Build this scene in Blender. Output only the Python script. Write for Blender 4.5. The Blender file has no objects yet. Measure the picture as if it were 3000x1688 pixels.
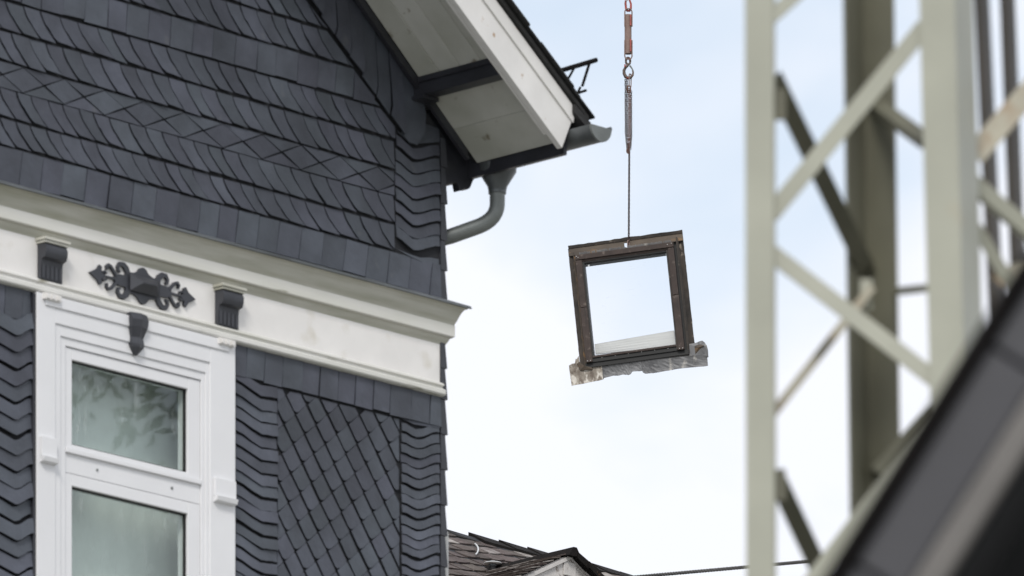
import bpy, math, random
from mathutils import Vector, Matrix

R = math.radians
random.seed(11)
scene = bpy.context.scene
COL = scene.collection

# ------------------------------------------------------------------ camera
F = 30000.0            # focal length in pixels of the 3000 px wide photograph (360 mm on 36 mm)
HOR = 8600.0           # row of the horizon in the photograph (far below the frame: rising-front shot)
EYE = 1.6
cam = bpy.data.cameras.new('camera')
cam.sensor_width = 36.0
cam.lens = 360.0
cam.shift_x = 0.0
cam.shift_y = (HOR - 844.0) / 3000.0
cam.clip_start = 0.5
cam.clip_end = 6000.0
cam.dof.use_dof = True
cam.dof.focus_distance = 66.0
cam.dof.aperture_fstop = 12.2
cam.dof.aperture_blades = 9
cam_ob = bpy.data.objects.new('camera', cam)
cam_ob.location = (0, 0, EYE)
cam_ob.rotation_euler = (R(90), 0, 0)
COL.objects.link(cam_ob)
scene.camera = cam_ob

# ------------------------------------------------------------------ sky + sun
SUN_EL, SUN_AZ = R(42), R(188)         # soft sun behind the camera
world = bpy.data.worlds.new('World')
scene.world = world
world.use_nodes = True
nt = world.node_tree
nt.nodes.clear()
out = nt.nodes.new('ShaderNodeOutputWorld')
bg = nt.nodes.new('ShaderNodeBackground')
bg.inputs['Strength'].default_value = 0.1
sky = nt.nodes.new('ShaderNodeTexSky')
sky.sky_type = 'NISHITA'
sky.sun_disc = False
sky.sun_elevation = SUN_EL
sky.sun_rotation = SUN_AZ
sky.ozone_density = 0.35
sky.dust_density = 1.6
tc = nt.nodes.new('ShaderNodeTexCoord')
n1 = nt.nodes.new('ShaderNodeTexNoise')
n1.inputs['Scale'].default_value = 17.0
n1.inputs['Detail'].default_value = 5.0
n1.inputs['Roughness'].default_value = 0.52
n1.inputs['Distortion'].default_value = 0.4
mp = nt.nodes.new('ShaderNodeMapping')
mp.inputs['Location'].default_value = (1.9, 6.0, 2.9)
rp = nt.nodes.new('ShaderNodeValToRGB')
rp.color_ramp.elements[0].position = 0.34
rp.color_ramp.elements[0].color = (0.57, 0.57, 0.57, 1)
rp.color_ramp.elements[1].position = 0.52
rp.color_ramp.elements[1].color = (1, 1, 1, 1)
mx = nt.nodes.new('ShaderNodeMix')
mx.data_type = 'RGBA'
mx.inputs['B'].default_value = (7.75, 7.95, 8.5, 1)
L = nt.links.new
L(tc.outputs['Generated'], mp.inputs['Vector'])
L(mp.outputs['Vector'], n1.inputs['Vector'])
L(n1.outputs['Fac'], rp.inputs['Fac'])
L(rp.outputs['Color'], mx.inputs['Factor'])
tn = nt.nodes.new('ShaderNodeMix')
tn.data_type = 'RGBA'
tn.blend_type = 'MULTIPLY'
tn.inputs['Factor'].default_value = 1.0
tn.inputs['B'].default_value = (1.0, 1.22, 1.22, 1)
L(sky.outputs['Color'], tn.inputs['A'])
L(tn.outputs['Result'], mx.inputs['A'])
L(mx.outputs['Result'], bg.inputs['Color'])
L(bg.outputs['Background'], out.inputs['Surface'])

sun = bpy.data.lights.new('sun', 'SUN')
sun.energy = 1.6
sun.angle = R(14)
sun.color = (1.0, 0.96, 0.90)
sun_ob = bpy.data.objects.new('sun', sun)
sd = Vector((math.sin(SUN_AZ) * math.cos(SUN_EL), math.cos(SUN_AZ) * math.cos(SUN_EL), math.sin(SUN_EL)))
sun_ob.rotation_euler = sd.to_track_quat('Z', 'Y').to_euler()
sun_ob.location = (0, -10, 60)
COL.objects.link(sun_ob)

scene.view_settings.view_transform = 'Standard'
scene.view_settings.look = 'None'
scene.view_settings.exposure = 0.33
scene.view_settings.gamma = 1.0
scene.view_settings.use_curve_mapping = False
scene.render.engine = 'CYCLES'
scene.cycles.use_denoising = True
scene.cycles.max_bounces = 8
scene.cycles.transparent_max_bounces = 12

# ------------------------------------------------------------------ helpers
def tag(o, label=None, cat=None, group=None, kind=None):
    if label: o['label'] = label
    if cat: o['category'] = cat
    if group: o['group'] = group
    if kind: o['kind'] = kind
    return o

def empty(name, loc=(0, 0, 0), rz=0.0, parent=None):
    o = bpy.data.objects.new(name, None)
    o.location = loc
    o.rotation_euler = (0, 0, rz)
    o.empty_display_size = 0.2
    o.parent = parent
    COL.objects.link(o)
    return o

def P(px, py, Y):
    """world point seen at photograph pixel (px,py) at depth Y"""
    return Vector(((px - 1500.0) / F * Y, Y, EYE + (HOR - py) / F * Y))

class MB:
    def __init__(s): s.v = []; s.f = []
    def add(s, vs, fs):
        b = len(s.v)
        s.v += [tuple(v) for v in vs]
        s.f += [tuple(b + i for i in f) for f in fs]
        return s
    def hexa(s, p):   # 8 points: bottom 4 ccw, top 4 ccw
        return s.add(p, [(3, 2, 1, 0), (4, 5, 6, 7), (0, 1, 5, 4), (1, 2, 6, 5), (2, 3, 7, 6), (3, 0, 4, 7)])
    def box(s, a, b):
        x0, y0, z0 = [min(i, j) for i, j in zip(a, b)]
        x1, y1, z1 = [max(i, j) for i, j in zip(a, b)]
        return s.hexa([(x0, y0, z0), (x1, y0, z0), (x1, y1, z0), (x0, y1, z0), (x0, y0, z1), (x1, y0, z1), (x1, y1, z1), (x0, y1, z1)])
    def loft(s, A, B):   # two matching closed loops
        n = len(A)
        return s.add(list(A) + list(B), [tuple(range(n))[::-1], tuple(range(n, 2 * n))] + [(i, (i + 1) % n, n + (i + 1) % n, n + i) for i in range(n)])
    def rings(s, RS, close=True, cap=True):
        n = len(RS[0]); vs = [p for r in RS for p in r]; fs = []
        for k in range(len(RS) - 1):
            for i in range(n if close else n - 1):
                j = (i + 1) % n
                fs.append((k * n + i, k * n + j, (k + 1) * n + j, (k + 1) * n + i))
        if cap:
            fs.append(tuple(range(n))[::-1]); fs.append(tuple(range((len(RS) - 1) * n, len(RS) * n)))
        return s.add(vs, fs)
    def tube(s, pts, r, n=10, closed=False):
        pts = [Vector(p) for p in pts]; RS = []
        m = len(pts); ref = None
        for i in range(m):
            if closed: t = (pts[(i + 1) % m] - pts[i - 1])
            else: t = pts[min(i + 1, m - 1)] - pts[max(i - 1, 0)]
            t.normalize()
            if ref is None:
                ref = Vector((0, 0, 1)) if abs(t.z) < 0.9 else Vector((1, 0, 0))
            u = (ref - t * ref.dot(t)).normalized(); w = t.cross(u); ref = u
            rr = r[i] if isinstance(r, (list, tuple)) else r
            RS.append([pts[i] + (u * math.cos(a) + w * math.sin(a)) * rr for a in [2 * math.pi * k / n for k in range(n)]])
        if closed:
            RS.append(RS[0]); return s.rings(RS, cap=False)
        return s.rings(RS)
    def build(s, name, mat, parent=None, smooth=False, bevel=0.0, label=None, origin=None):
        me = bpy.data.meshes.new(name)
        vs = s.v
        if origin is not None:
            vs = [tuple(Vector(v) - Vector(origin)) for v in vs]
        me.from_pydata(vs, [], s.f)
        me.update()
        import bmesh
        bm = bmesh.new(); bm.from_mesh(me)
        bmesh.ops.recalc_face_normals(bm, faces=bm.faces)
        bm.to_mesh(me); bm.free()
        me.materials.append(mat)
        if smooth:
            for p in me.polygons: p.use_smooth = True
            try: me.set_sharp_from_angle(angle=R(40))
            except Exception: pass
        o = bpy.data.objects.new(name, me)
        COL.objects.link(o)
        if origin is not None: o.location = origin
        o.parent = parent
        if bevel:
            b = o.modifiers.new('bevel', 'BEVEL'); b.width = bevel; b.segments = 2; b.limit_method = 'ANGLE'
        if label: o['label'] = label
        return o

def link_copy(o, parent, loc, rot=(0, 0, 0), scale=None):
    c = o.copy(); COL.objects.link(c); c.parent = parent
    c.location = loc; c.rotation_euler = rot
    if scale: c.scale = scale
    return c

# ------------------------------------------------------------------ materials
def mat(name, col, rough=0.6, metal=0.0, var=0.0, scale=8.0, bump=0.0, bscale=60.0, rnd=0.0, col2=None, spec=0.5, stretch=(1, 1, 1), detail=6.0,
        spots=None, spot_scale=6.0, spot_lo=0.62, spot_hi=0.7, wvar=0.0):
    """procedural principled material: noise colour variation, per-object variation, spots and fine relief"""
    m = bpy.data.materials.new(name); m.use_nodes = True
    t = m.node_tree; N = t.nodes; K = t.links.new
    b = N['Principled BSDF']
    b.inputs['Roughness'].default_value = rough; b.inputs['Metallic'].default_value = metal
    b.inputs['Specular IOR Level'].default_value = spec
    co = N.new('ShaderNodeTexCoord'); mpn = N.new('ShaderNodeMapping'); mpn.inputs['Scale'].default_value = stretch
    oi = N.new('ShaderNodeObjectInfo')
    ad = N.new('ShaderNodeVectorMath'); ad.operation = 'ADD'
    sc = N.new('ShaderNodeVectorMath'); sc.operation = 'SCALE'; sc.inputs['Scale'].default_value = 37.0
    cb = N.new('ShaderNodeCombineXYZ'); K(oi.outputs['Random'], cb.inputs['X']); K(oi.outputs['Random'], cb.inputs['Z'])
    K(cb.outputs[0], sc.inputs[0]); K(co.outputs['Object'], mpn.inputs['Vector'])
    K(mpn.outputs[0], ad.inputs[0]); K(sc.outputs[0], ad.inputs[1])
    no = N.new('ShaderNodeTexNoise'); no.inputs['Scale'].default_value = scale; no.inputs['Detail'].default_value = detail
    K(ad.outputs[0], no.inputs['Vector'])
    c2 = col2 or tuple(max(0, c * (1 - var)) for c in col)
    c1 = tuple(min(1, c * (1 + var * 0.6)) for c in col) if col2 is None else col
    r = N.new('ShaderNodeValToRGB')
    r.color_ramp.elements[0].position = 0.32; r.color_ramp.elements[0].color = (*c2, 1)
    r.color_ramp.elements[1].position = 0.68; r.color_ramp.elements[1].color = (*c1, 1)
    K(no.outputs['Fac'], r.inputs['Fac'])
    last = r.outputs['Color']
    if spots:
        n2 = N.new('ShaderNodeTexNoise'); n2.inputs['Scale'].default_value = spot_scale; n2.inputs['Detail'].default_value = 7
        K(ad.outputs[0], n2.inputs['Vector'])
        r2 = N.new('ShaderNodeValToRGB'); r2.color_ramp.elements[0].position = spot_lo; r2.color_ramp.elements[1].position = spot_hi
        K(n2.outputs['Fac'], r2.inputs['Fac'])
        m2 = N.new('ShaderNodeMix'); m2.data_type = 'RGBA'; m2.inputs['B'].default_value = (*spots, 1)
        K(r2.outputs['Color'], m2.inputs['Factor']); K(last, m2.inputs['A']); last = m2.outputs['Result']
    if rnd:
        hs = N.new('ShaderNodeHueSaturation')
        mr = N.new('ShaderNodeMapRange'); mr.inputs['To Min'].default_value = 1 - rnd; mr.inputs['To Max'].default_value = 1 + rnd
        mh = N.new('ShaderNodeMapRange'); mh.inputs['To Min'].default_value = 0.485; mh.inputs['To Max'].default_value = 0.52
        wn = N.new('ShaderNodeTexWhiteNoise'); wn.noise_dimensions = '1D'
        K(oi.outputs['Random'], mr.inputs['Value']); K(mr.outputs[0], hs.inputs['Value'])
        K(oi.outputs['Random'], wn.inputs['W']); K(wn.outputs['Value'], mh.inputs['Value']); K(mh.outputs[0], hs.inputs['Hue'])
        K(last, hs.inputs['Color']); last = hs.outputs['Color']
    if wvar:      # slow weathering across the whole wall
        gp = N.new('ShaderNodeNewGeometry'); n4 = N.new('ShaderNodeTexNoise'); n4.inputs['Scale'].default_value = 1.6; n4.inputs['Detail'].default_value = 4
        K(gp.outputs['Position'], n4.inputs['Vector'])
        m4 = N.new('ShaderNodeMapRange'); m4.inputs['From Min'].default_value = 0.3; m4.inputs['From Max'].default_value = 0.7
        m4.inputs['To Min'].default_value = 1 - wvar; m4.inputs['To Max'].default_value = 1 + wvar
        K(n4.outputs['Fac'], m4.inputs['Value'])
        h4 = N.new('ShaderNodeHueSaturation'); K(m4.outputs[0], h4.inputs['Value']); K(last, h4.inputs['Color']); last = h4.outputs['Color']
    K(last, b.inputs['Base Color'])
    if bump:
        n3 = N.new('ShaderNodeTexNoise'); n3.inputs['Scale'].default_value = bscale; n3.inputs['Detail'].default_value = 5
        K(ad.outputs[0], n3.inputs['Vector'])
        bp = N.new('ShaderNodeBump'); bp.inputs['Strength'].default_value = bump; bp.inputs['Distance'].default_value = 0.01
        K(n3.outputs['Fac'], bp.inputs['Height']); K(bp.outputs['Normal'], b.inputs['Normal'])
    return m

M_slate = mat('slate', (0.062, 0.069, 0.087), 0.52, var=0.22, scale=7, bump=0.3, bscale=30, rnd=0.19, wvar=0.32, spots=(0.105, 0.11, 0.115), spot_scale=9, spot_lo=0.66, spot_hi=0.82)
M_under = mat('dark underlay', (0.020, 0.021, 0.025), 0.9, var=0.3)
M_white = mat('white paint', (0.785, 0.765, 0.745), 0.5, var=0.06, scale=5, bump=0.05, bscale=30, spots=(0.60, 0.56, 0.48), spot_scale=6, spot_lo=0.58, spot_hi=0.80)
M_white_clean = mat('white window paint', (0.76, 0.76, 0.775), 0.4, var=0.03, scale=4, bump=0.02)
M_cornice = mat('white paint with algae', (0.70, 0.69, 0.665), 0.55, scale=3.5, col2=(0.60, 0.595, 0.54), bump=0.05, stretch=(0.5, 3, 3), spots=(0.20, 0.19, 0.12), spot_scale=9, spot_lo=0.66, spot_hi=0.76)
M_algae_shade = mat('algae stained and shaded white paint', (0.53, 0.52, 0.465), 0.6, scale=4, col2=(0.36, 0.355, 0.285), bump=0.05, stretch=(0.6, 2, 5), spots=(0.14, 0.125, 0.07), spot_scale=6, spot_lo=0.68, spot_hi=0.78)  # algae tint with the underside shade of the mouldings mixed into the colour
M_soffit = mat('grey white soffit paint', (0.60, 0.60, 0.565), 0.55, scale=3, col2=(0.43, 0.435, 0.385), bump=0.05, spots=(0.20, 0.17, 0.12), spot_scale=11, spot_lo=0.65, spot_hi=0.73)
M_barge = mat('white board with rust marks', (0.77, 0.755, 0.735), 0.5, var=0.06, scale=6, bump=0.06, spots=(0.36, 0.20, 0.08), spot_scale=13, spot_lo=0.665, spot_hi=0.73)
M_trim = mat('anthracite paint', (0.042, 0.044, 0.053), 0.45, var=0.15, scale=12, bump=0.05)
M_beam = mat('dark beam paint', (0.028, 0.029, 0.036), 0.4, var=0.25, scale=7, bump=0.05)
M_zinc = mat('weathered zinc', (0.20, 0.215, 0.21), 0.5, 0.3, var=0.25, scale=7, bump=0.08)
M_zinc_dark = mat('dark zinc', (0.115, 0.125, 0.130), 0.42, 0.3, var=0.3, scale=6, bump=0.06)
M_roof_slate = mat('roof slate edge', (0.018, 0.018, 0.018), 0.8, var=0.4, scale=14, bump=0.3, rnd=0.2)
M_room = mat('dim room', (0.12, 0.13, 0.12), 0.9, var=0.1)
M_rubber = mat('black gasket', (0.012, 0.012, 0.012), 0.6, var=0.2)
M_ground = mat('grass and gravel', (0.25, 0.245, 0.215), 0.95, var=0.3, scale=0.4)
M_brown = mat('brown sheet metal', (0.052, 0.037, 0.032), 0.6, 0.0, spec=0.3, var=0.25, scale=16, bump=0.1, spots=(0.13, 0.105, 0.09), spot_scale=30, spot_lo=0.60, spot_hi=0.72)
M_flash = mat('rusty brown flashing', (0.125, 0.098, 0.074), 0.7, 0.0, spec=0.3, scale=9, col2=(0.058, 0.047, 0.040), bump=0.35, bscale=30, spots=(0.24, 0.14, 0.065), spot_scale=12, spot_lo=0.55, spot_hi=0.72, stretch=(0.6, 1, 1.8))
M_flash_side = mat('grey brown flashing', (0.080, 0.066, 0.056), 0.65, 0.0, spec=0.3, scale=12, col2=(0.036, 0.033, 0.031), bump=0.3, bscale=30, spots=(0.27, 0.23, 0.19), spot_scale=22, spot_lo=0.63, spot_hi=0.70)
M_lead = mat('torn lead apron', (0.19, 0.19, 0.195), 0.55, 0.1, scale=14, col2=(0.105, 0.105, 0.11), bump=0.25, bscale=28, stretch=(1, 1, 0.45), spots=(0.42, 0.40, 0.37), spot_scale=20, spot_lo=0.62, spot_hi=0.74)
M_lead_pale = mat('lead with mortar residue', (0.46, 0.42, 0.36), 0.8, 0.0, scale=26, col2=(0.13, 0.10, 0.08), bump=0.35, bscale=34, stretch=(1, 1, 0.5), spots=(0.66, 0.62, 0.56), spot_scale=34, spot_lo=0.50, spot_hi=0.60)
M_rust = mat('red rusty steel', (0.235, 0.16, 0.135), 0.65, 0.0, scale=30, col2=(0.18, 0.115, 0.095), bump=0.1)
M_red = mat('red paint', (0.34, 0.060, 0.045), 0.5, 0.0, var=0.4, scale=40)
M_steel = mat('dark hook steel', (0.115, 0.085, 0.072), 0.5, 0.4, var=0.4, scale=50, bump=0.1, spots=(0.30, 0.05, 0.04), spot_scale=30, spot_lo=0.62, spot_hi=0.68)
M_chain = mat('chain steel', (0.070, 0.050, 0.045), 0.5, 0.4, var=0.35, scale=60)
M_chain_rust = mat('rusty chain steel', (0.15, 0.075, 0.055), 0.6, 0.2, var=0.4, scale=60)
M_screw = mat('bright screw', (0.7, 0.68, 0.65), 0.3, 0.6, var=0.05)
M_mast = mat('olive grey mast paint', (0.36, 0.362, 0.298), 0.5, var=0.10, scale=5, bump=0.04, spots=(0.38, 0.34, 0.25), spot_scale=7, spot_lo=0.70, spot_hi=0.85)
M_mast_shade = mat('shaded olive mast paint', (0.115, 0.112, 0.078), 0.6, var=0.25, scale=4, bump=0.05)  # darker copy of the mast olive: shade of rear legs and braces in the colour
M_mast_brown = mat('bare dark brown steel', (0.045, 0.038, 0.030), 0.6, var=0.3, scale=4)
M_mast_rust = mat('rust stained mast paint', (0.38, 0.355, 0.28), 0.6, var=0.15, scale=5, spots=(0.27, 0.17, 0.09), spot_scale=16, spot_lo=0.50, spot_hi=0.74)
M_near = mat('dark grey sheet cladding', (0.043, 0.043, 0.050), 0.5, var=0.12, scale=5, bump=0.04, rnd=0.05)
M_near_edge = mat("black bitumen edge", (0.008, 0.007, 0.007), 0.9, spec=0.1, var=0.3)
M_near_low = mat('grey brown drip strip', (0.135, 0.126, 0.118), 0.5, var=0.2, scale=6)
M_near_wall = mat('near black wall', (0.010, 0.010, 0.011), 0.8, var=0.3)  # near-black colour for the wall and soffit below the verge
M_fslate = mat('brown weathered slate', (0.108, 0.089, 0.081), 0.75, spec=0.2, scale=16, col2=(0.070, 0.053, 0.047), bump=0.4, bscale=40, rnd=0.22, stretch=(0.5, 1, 2), spots=(0.19, 0.15, 0.135), spot_scale=30, spot_lo=0.6, spot_hi=0.72)
M_lichen = mat('lichen covered slate', (0.36, 0.33, 0.31), 0.85, scale=26, col2=(0.10, 0.080, 0.070), bump=0.5, bscale=40, rnd=0.15, stretch=(0.5, 1, 2.5))
M_fridge = mat('dark ridge slate', (0.014, 0.012, 0.011), 0.9, spec=0.15, var=0.4, scale=20, bump=0.3, rnd=0.2, spots=(0.09, 0.05, 0.03), spot_scale=26, spot_lo=0.66, spot_hi=0.74)
M_fwhite = mat('weathered white gable wood', (0.60, 0.57, 0.545), 0.7, var=0.10, scale=9, bump=0.15, spots=(0.22, 0.18, 0.15), spot_scale=16, spot_lo=0.64, spot_hi=0.72)
M_galv = mat('pale galvanised metal', (0.62, 0.63, 0.62), 0.4, 0.3, var=0.15, scale=20)
M_cable = mat('cable sheath', (0.09, 0.085, 0.08), 0.6, var=0.3, scale=20)
M_pipe = mat('pale grey standpipe', (0.55, 0.55, 0.53), 0.5, var=0.12, scale=5)
M_leaf = mat('leaves', (0.060, 0.095, 0.036), 0.6, var=0.5, scale=3, rnd=0.0)
M_bark = mat('bark', (0.09, 0.07, 0.05), 0.9, var=0.3)
M_pale_slat = mat('cream ribbed slats', (0.74, 0.735, 0.70), 0.6, var=0.08, scale=10, stretch=(0.4, 1, 8))

def curtain_mat():
    m = mat('white voile curtain', (0.76, 0.80, 0.78), 0.8, var=0.05, scale=4)
    return m
M_curtain = curtain_mat()

def glass_mat(name, tint, dirt, ior=1.5, film=0.0, stretch=(30, 30, 4)):
    m = bpy.data.materials.new(name); m.use_nodes = True
    t = m.node_tree; N = t.nodes; K = t.links.new
    N.remove(N['Principled BSDF']); o = N['Material Output']
    tr = N.new('ShaderNodeBsdfTransparent'); tr.inputs['Color'].default_value = (*tint, 1)
    gl = N.new('ShaderNodeBsdfGlossy'); gl.inputs['Roughness'].default_value = 0.015
    fr = N.new('ShaderNodeFresnel'); fr.inputs['IOR'].default_value = ior
    ge = N.new('ShaderNodeNewGeometry'); im = N.new('ShaderNodeMix'); im.inputs['A'].default_value = ior; im.inputs['B'].default_value = 1 / ior
    K(ge.outputs['Backfacing'], im.inputs['Factor']); K(im.outputs['Result'], fr.inputs['IOR'])
    m1 = N.new('ShaderNodeMixShader'); K(fr.outputs[0], m1.inputs[0]); K(tr.outputs[0], m1.inputs[1]); K(gl.outputs[0], m1.inputs[2])
    df = N.new('ShaderNodeBsdfDiffuse'); df.inputs['Color'].default_value = (0.75, 0.77, 0.78, 1)
    co = N.new('ShaderNodeTexCoord'); mpn = N.new('ShaderNodeMapping'); mpn.inputs['Scale'].default_value = stretch
    no = N.new('ShaderNodeTexNoise'); no.inputs['Scale'].default_value = 1.0; no.inputs['Detail'].default_value = 5; no.inputs['Distortion'].default_value = 1.2
    n2 = N.new('ShaderNodeTexNoise'); n2.inputs['Scale'].default_value = 5.0; n2.inputs['Detail'].default_value = 2
    K(co.outputs['Object'], mpn.inputs[0]); K(mpn.outputs[0], no.inputs['Vector']); K(co.outputs['Object'], n2.inputs['Vector'])
    r = N.new('ShaderNodeValToRGB'); r.color_ramp.elements[0].position = 0.56; r.color_ramp.elements[1].position = 0.78
    r.color_ramp.elements[1].color = (dirt, dirt, dirt, 1)
    r2 = N.new('ShaderNodeValToRGB'); r2.color_ramp.elements[0].position = 0.45; r2.color_ramp.elements[1].position = 0.62
    mu = N.new('ShaderNodeMath'); mu.operation = 'MULTIPLY'
    K(no.outputs['Fac'], r.inputs[0]); K(n2.outputs['Fac'], r2.inputs[0]); K(r.outputs[0], mu.inputs[0]); K(r2.outputs[0], mu.inputs[1])
    ad = N.new('ShaderNodeMath'); ad.operation = 'ADD'; ad.inputs[1].default_value = film; K(mu.outputs[0], ad.inputs[0])
    m2 = N.new('ShaderNodeMixShader'); K(ad.outputs[0], m2.inputs[0]); K(m1.outputs[0], m2.inputs[1]); K(df.outputs[0], m2.inputs[2])
    K(m2.outputs[0], o.inputs['Surface'])
    return m
M_glass = glass_mat('house window glass', (0.93, 0.96, 0.945), 0.30, 1.6, stretch=(55, 55, 7))
M_glass_sky = glass_mat('skylight glass', (0.985, 0.99, 1.0), 0.05, 1.35, film=0.0, stretch=(14, 14, 40))

# ------------------------------------------------------------------ ground
g = MB().add([(-3000, -600, 0), (3000, -600, 0), (3000, 5000, 0), (-3000, 5000, 0)], [(0, 1, 2, 3)]).build('ground', M_ground)
tag(g, kind='structure')

# ================================================================== SLATE HOUSE
TH = R(43.7)
YC, PXC = 46.0, 1303.0
DX, DY = math.sin(TH), math.cos(TH)
EX, EY = -DY, DX
CX, CY = (PXC - 1500) / F * YC, YC
RZ = math.atan2(DY, DX)
def FP(px, py, v=0.0):
    """house-local (s, z) on the plane v behind the gable face, for a photograph pixel"""
    a = (px - 1500) / F
    s = (a * (CY + v * EY) - CX - v * EX) / (DX - a * DY)
    Y = CY + s * DY + v * EY
    return s, EYE + (HOR - py) / F * Y
def LP(px, py, v=0.0):
    s, z = FP(px, py, v); return (s, v, z)

house = empty('slate_house', (CX, CY, 0), RZ)
tag(house, 'dark slate-clad house with white cornice, tall white window and wide eaves', 'house')

# --- polygon tools
def clip(poly, n, c):
    """keep points with n.p <= c"""
    o = []; m = len(poly)
    for i in range(m):
        a, b = poly[i], poly[(i + 1) % m]
        da = n[0] * a[0] + n[1] * a[1] - c; db = n[0] * b[0] + n[1] * b[1] - c
        if da <= 0: o.append(a)
        if (da < 0 < db) or (db < 0 < da):
            t = da / (da - db); o.append((a[0] + t * (b[0] - a[0]), a[1] + t * (b[1] - a[1])))
    return o
def area(p): return 0.5 * sum(p[i][0] * p[(i + 1) % len(p)][1] - p[(i + 1) % len(p)][0] * p[i][1] for i in range(len(p)))
def inset(p, d):
    p = [q for i, q in enumerate(p) if math.dist(q, p[i - 1]) > 1e-4]
    if len(p) < 3: return []
    if area(p) < 0: p = p[::-1]
    o = []; m = len(p)
    for i in range(m):
        a, b, c = p[i - 1], p[i], p[(i + 1) % m]
        e1 = (b[0] - a[0], b[1] - a[1]); e2 = (c[0] - b[0], c[1] - b[1])
        l1 = math.hypot(*e1); l2 = math.hypot(*e2)
        n1_ = (-e1[1] / l1, e1[0] / l1); n2_ = (-e2[1] / l2, e2[0] / l2)
        k = 1 + n1_[0] * n2_[0] + n1_[1] * n2_[1]
        k = max(k, 0.45)
        o.append((b[0] + d * (n1_[0] + n2_[0]) / k, b[1] + d * (n1_[1] + n2_[1]) / k))
    return o
def side(a, b):
    """half-plane left of the directed line a->b, as (n, c) for clip"""
    n = (b[1] - a[1], -(b[0] - a[0])); return n, n[0] * a[0] + n[1] * a[1]

def slate(name, poly, parent, clips=(), gap=0.003, t=0.005, base=0.004, tilt=0.07, amin=0.0006, m=None, zgap=0.0):
    for n, c in clips:
        if len(poly) >= 3: poly = clip(poly, n, c)
    if len(poly) < 3 or abs(area(poly)) < amin: return None
    poly = [(x + random.uniform(-0.0011, 0.0011), z_ + random.uniform(-0.0013, 0.0013)) for x, z_ in poly]
    if random.random() < 0.10 and len(poly) > 4:      # a chipped or slipped slate
        k_c = min(range(len(poly)), key=lambda q_: poly[q_][1]); poly[k_c] = (poly[k_c][0] + random.uniform(-0.004, 0.004), poly[k_c][1] + random.uniform(0.002, 0.007))
    poly = inset(poly, gap)
    if len(poly) < 3 or area(poly) < amin * 0.6: return None
    zs = [q[1] for q in poly]; ss = [q[0] for q in poly]
    zc, sc_ = (min(zs) + max(zs)) / 2, (min(ss) + max(ss)) / 2
    tl = tilt * random.uniform(0.6, 1.35); ts = random.uniform(-0.035, 0.035); jb = random.uniform(0, 0.002)
    fr = [(q[0], -(base + jb + t - tl * (q[1] - max(zs)) + ts * (q[0] - sc_)), q[1] + (zgap if q[1] < zc else 0)) for q in poly]
    bk = [(x, y + t, z) for x, y, z in fr]
    return MB().loft(bk, fr).build(name, m or M_slate, parent, origin=(sc_, -0.01, zc))

# --- walls (dark underlay behind the slates)
gable = MB()
A_ = (-6.0, 13.36); 
pg = [(-6.0, 13.40), (-0.005, 13.40), (-0.005, 14.165), (-0.93, 14.93), (-6.0, 19.1)]
gable.loft([(s, 0.0, z) for s, z in pg], [(s, 0.25, z) for s, z in pg])
gable = gable.build('gable_wall', M_under, house)
low = MB()
low.box((-6, 0.0, 0), (-2.562, 0.25, 13.05))
low.box((-1.36, 0.0, 0), (-0.005, 0.25, 13.05))
low.box((-2.562, 0.002, 0), (-1.36, 0.25, 10.9))
lower = low.build('lower_wall', M_under, house)
sidew = MB().box((-0.04, 0.25, 0), (0.0, 9.0, 14.12)).box((-6.0, 9.0, 0), (0.0, 9.2, 14.0)).build('side_wall', M_under, house)

# --- field geometry of the upper gable
rake_n, rake_c = None, None
ra, rb = (-0.893, 14.602), (-0.405, 14.201)
rk = (rb[1] - ra[1]) / (rb[0] - ra[0])
rl = lambda s: ra[1] + rk * (s - ra[0])              # inner rake line of the slate field
rake_clip = side((rb[0], rb[1]), (ra[0], ra[1]))     # keep below
S_CH = -0.335                                        # left edge of the chevron strip at the corner
right_clip = ((1, 0), S_CH)
field = [rake_clip, right_clip]

def scale_row(z0, z1, clips, name='scale_slate', dx=0.095, s0=-3.1, s1=0.05, parent=gable):
    s = s0 - random.random() * 0.1
    h = z1 - z0
    while s < s1:
        w = random.choice([0.085, 0.095, 0.1, 0.105, 0.12])
        K_ = 7
        drop = random.uniform(-0.005, 0.004)
        left = [(s + dx * (k / K_) ** 1.55, z1 - h * k / K_) for k in range(K_ + 1)]
        right = [(x + w, z) for x, z in left]
        left[-1] = (left[-1][0] + 0.004, z0 + drop + 0.002)
        right[-1] = (right[-1][0], z0 + drop)
        poly = left + right[::-1]
        slate(name, poly, parent, clips, gap=random.uniform(0.0028, 0.0052), zgap=0.0045)
        s += w
def straight_row(z0, z1, clips, s0=-3.1, s1=0.05, lean=-0.018, w0=0.13, parent=gable, name='straight_slate'):
    s = s0 - random.random() * 0.1
    while s < s1:
        w = w0 * random.uniform(0.9, 1.12); d = random.uniform(-0.005, 0.003)
        poly = [(s + lean, z0 + d), (s + w + lean, z0 + d), (s + w + lean * 0.5, (z0 + z1) / 2), (s + w, z1), (s, z1), (s + lean * 0.5, (z0 + z1) / 2)]
        slate(name, poly, parent, clips, gap=random.uniform(0.0014, 0.0026), tilt=0.05, zgap=0.0055)
        s += w
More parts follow.
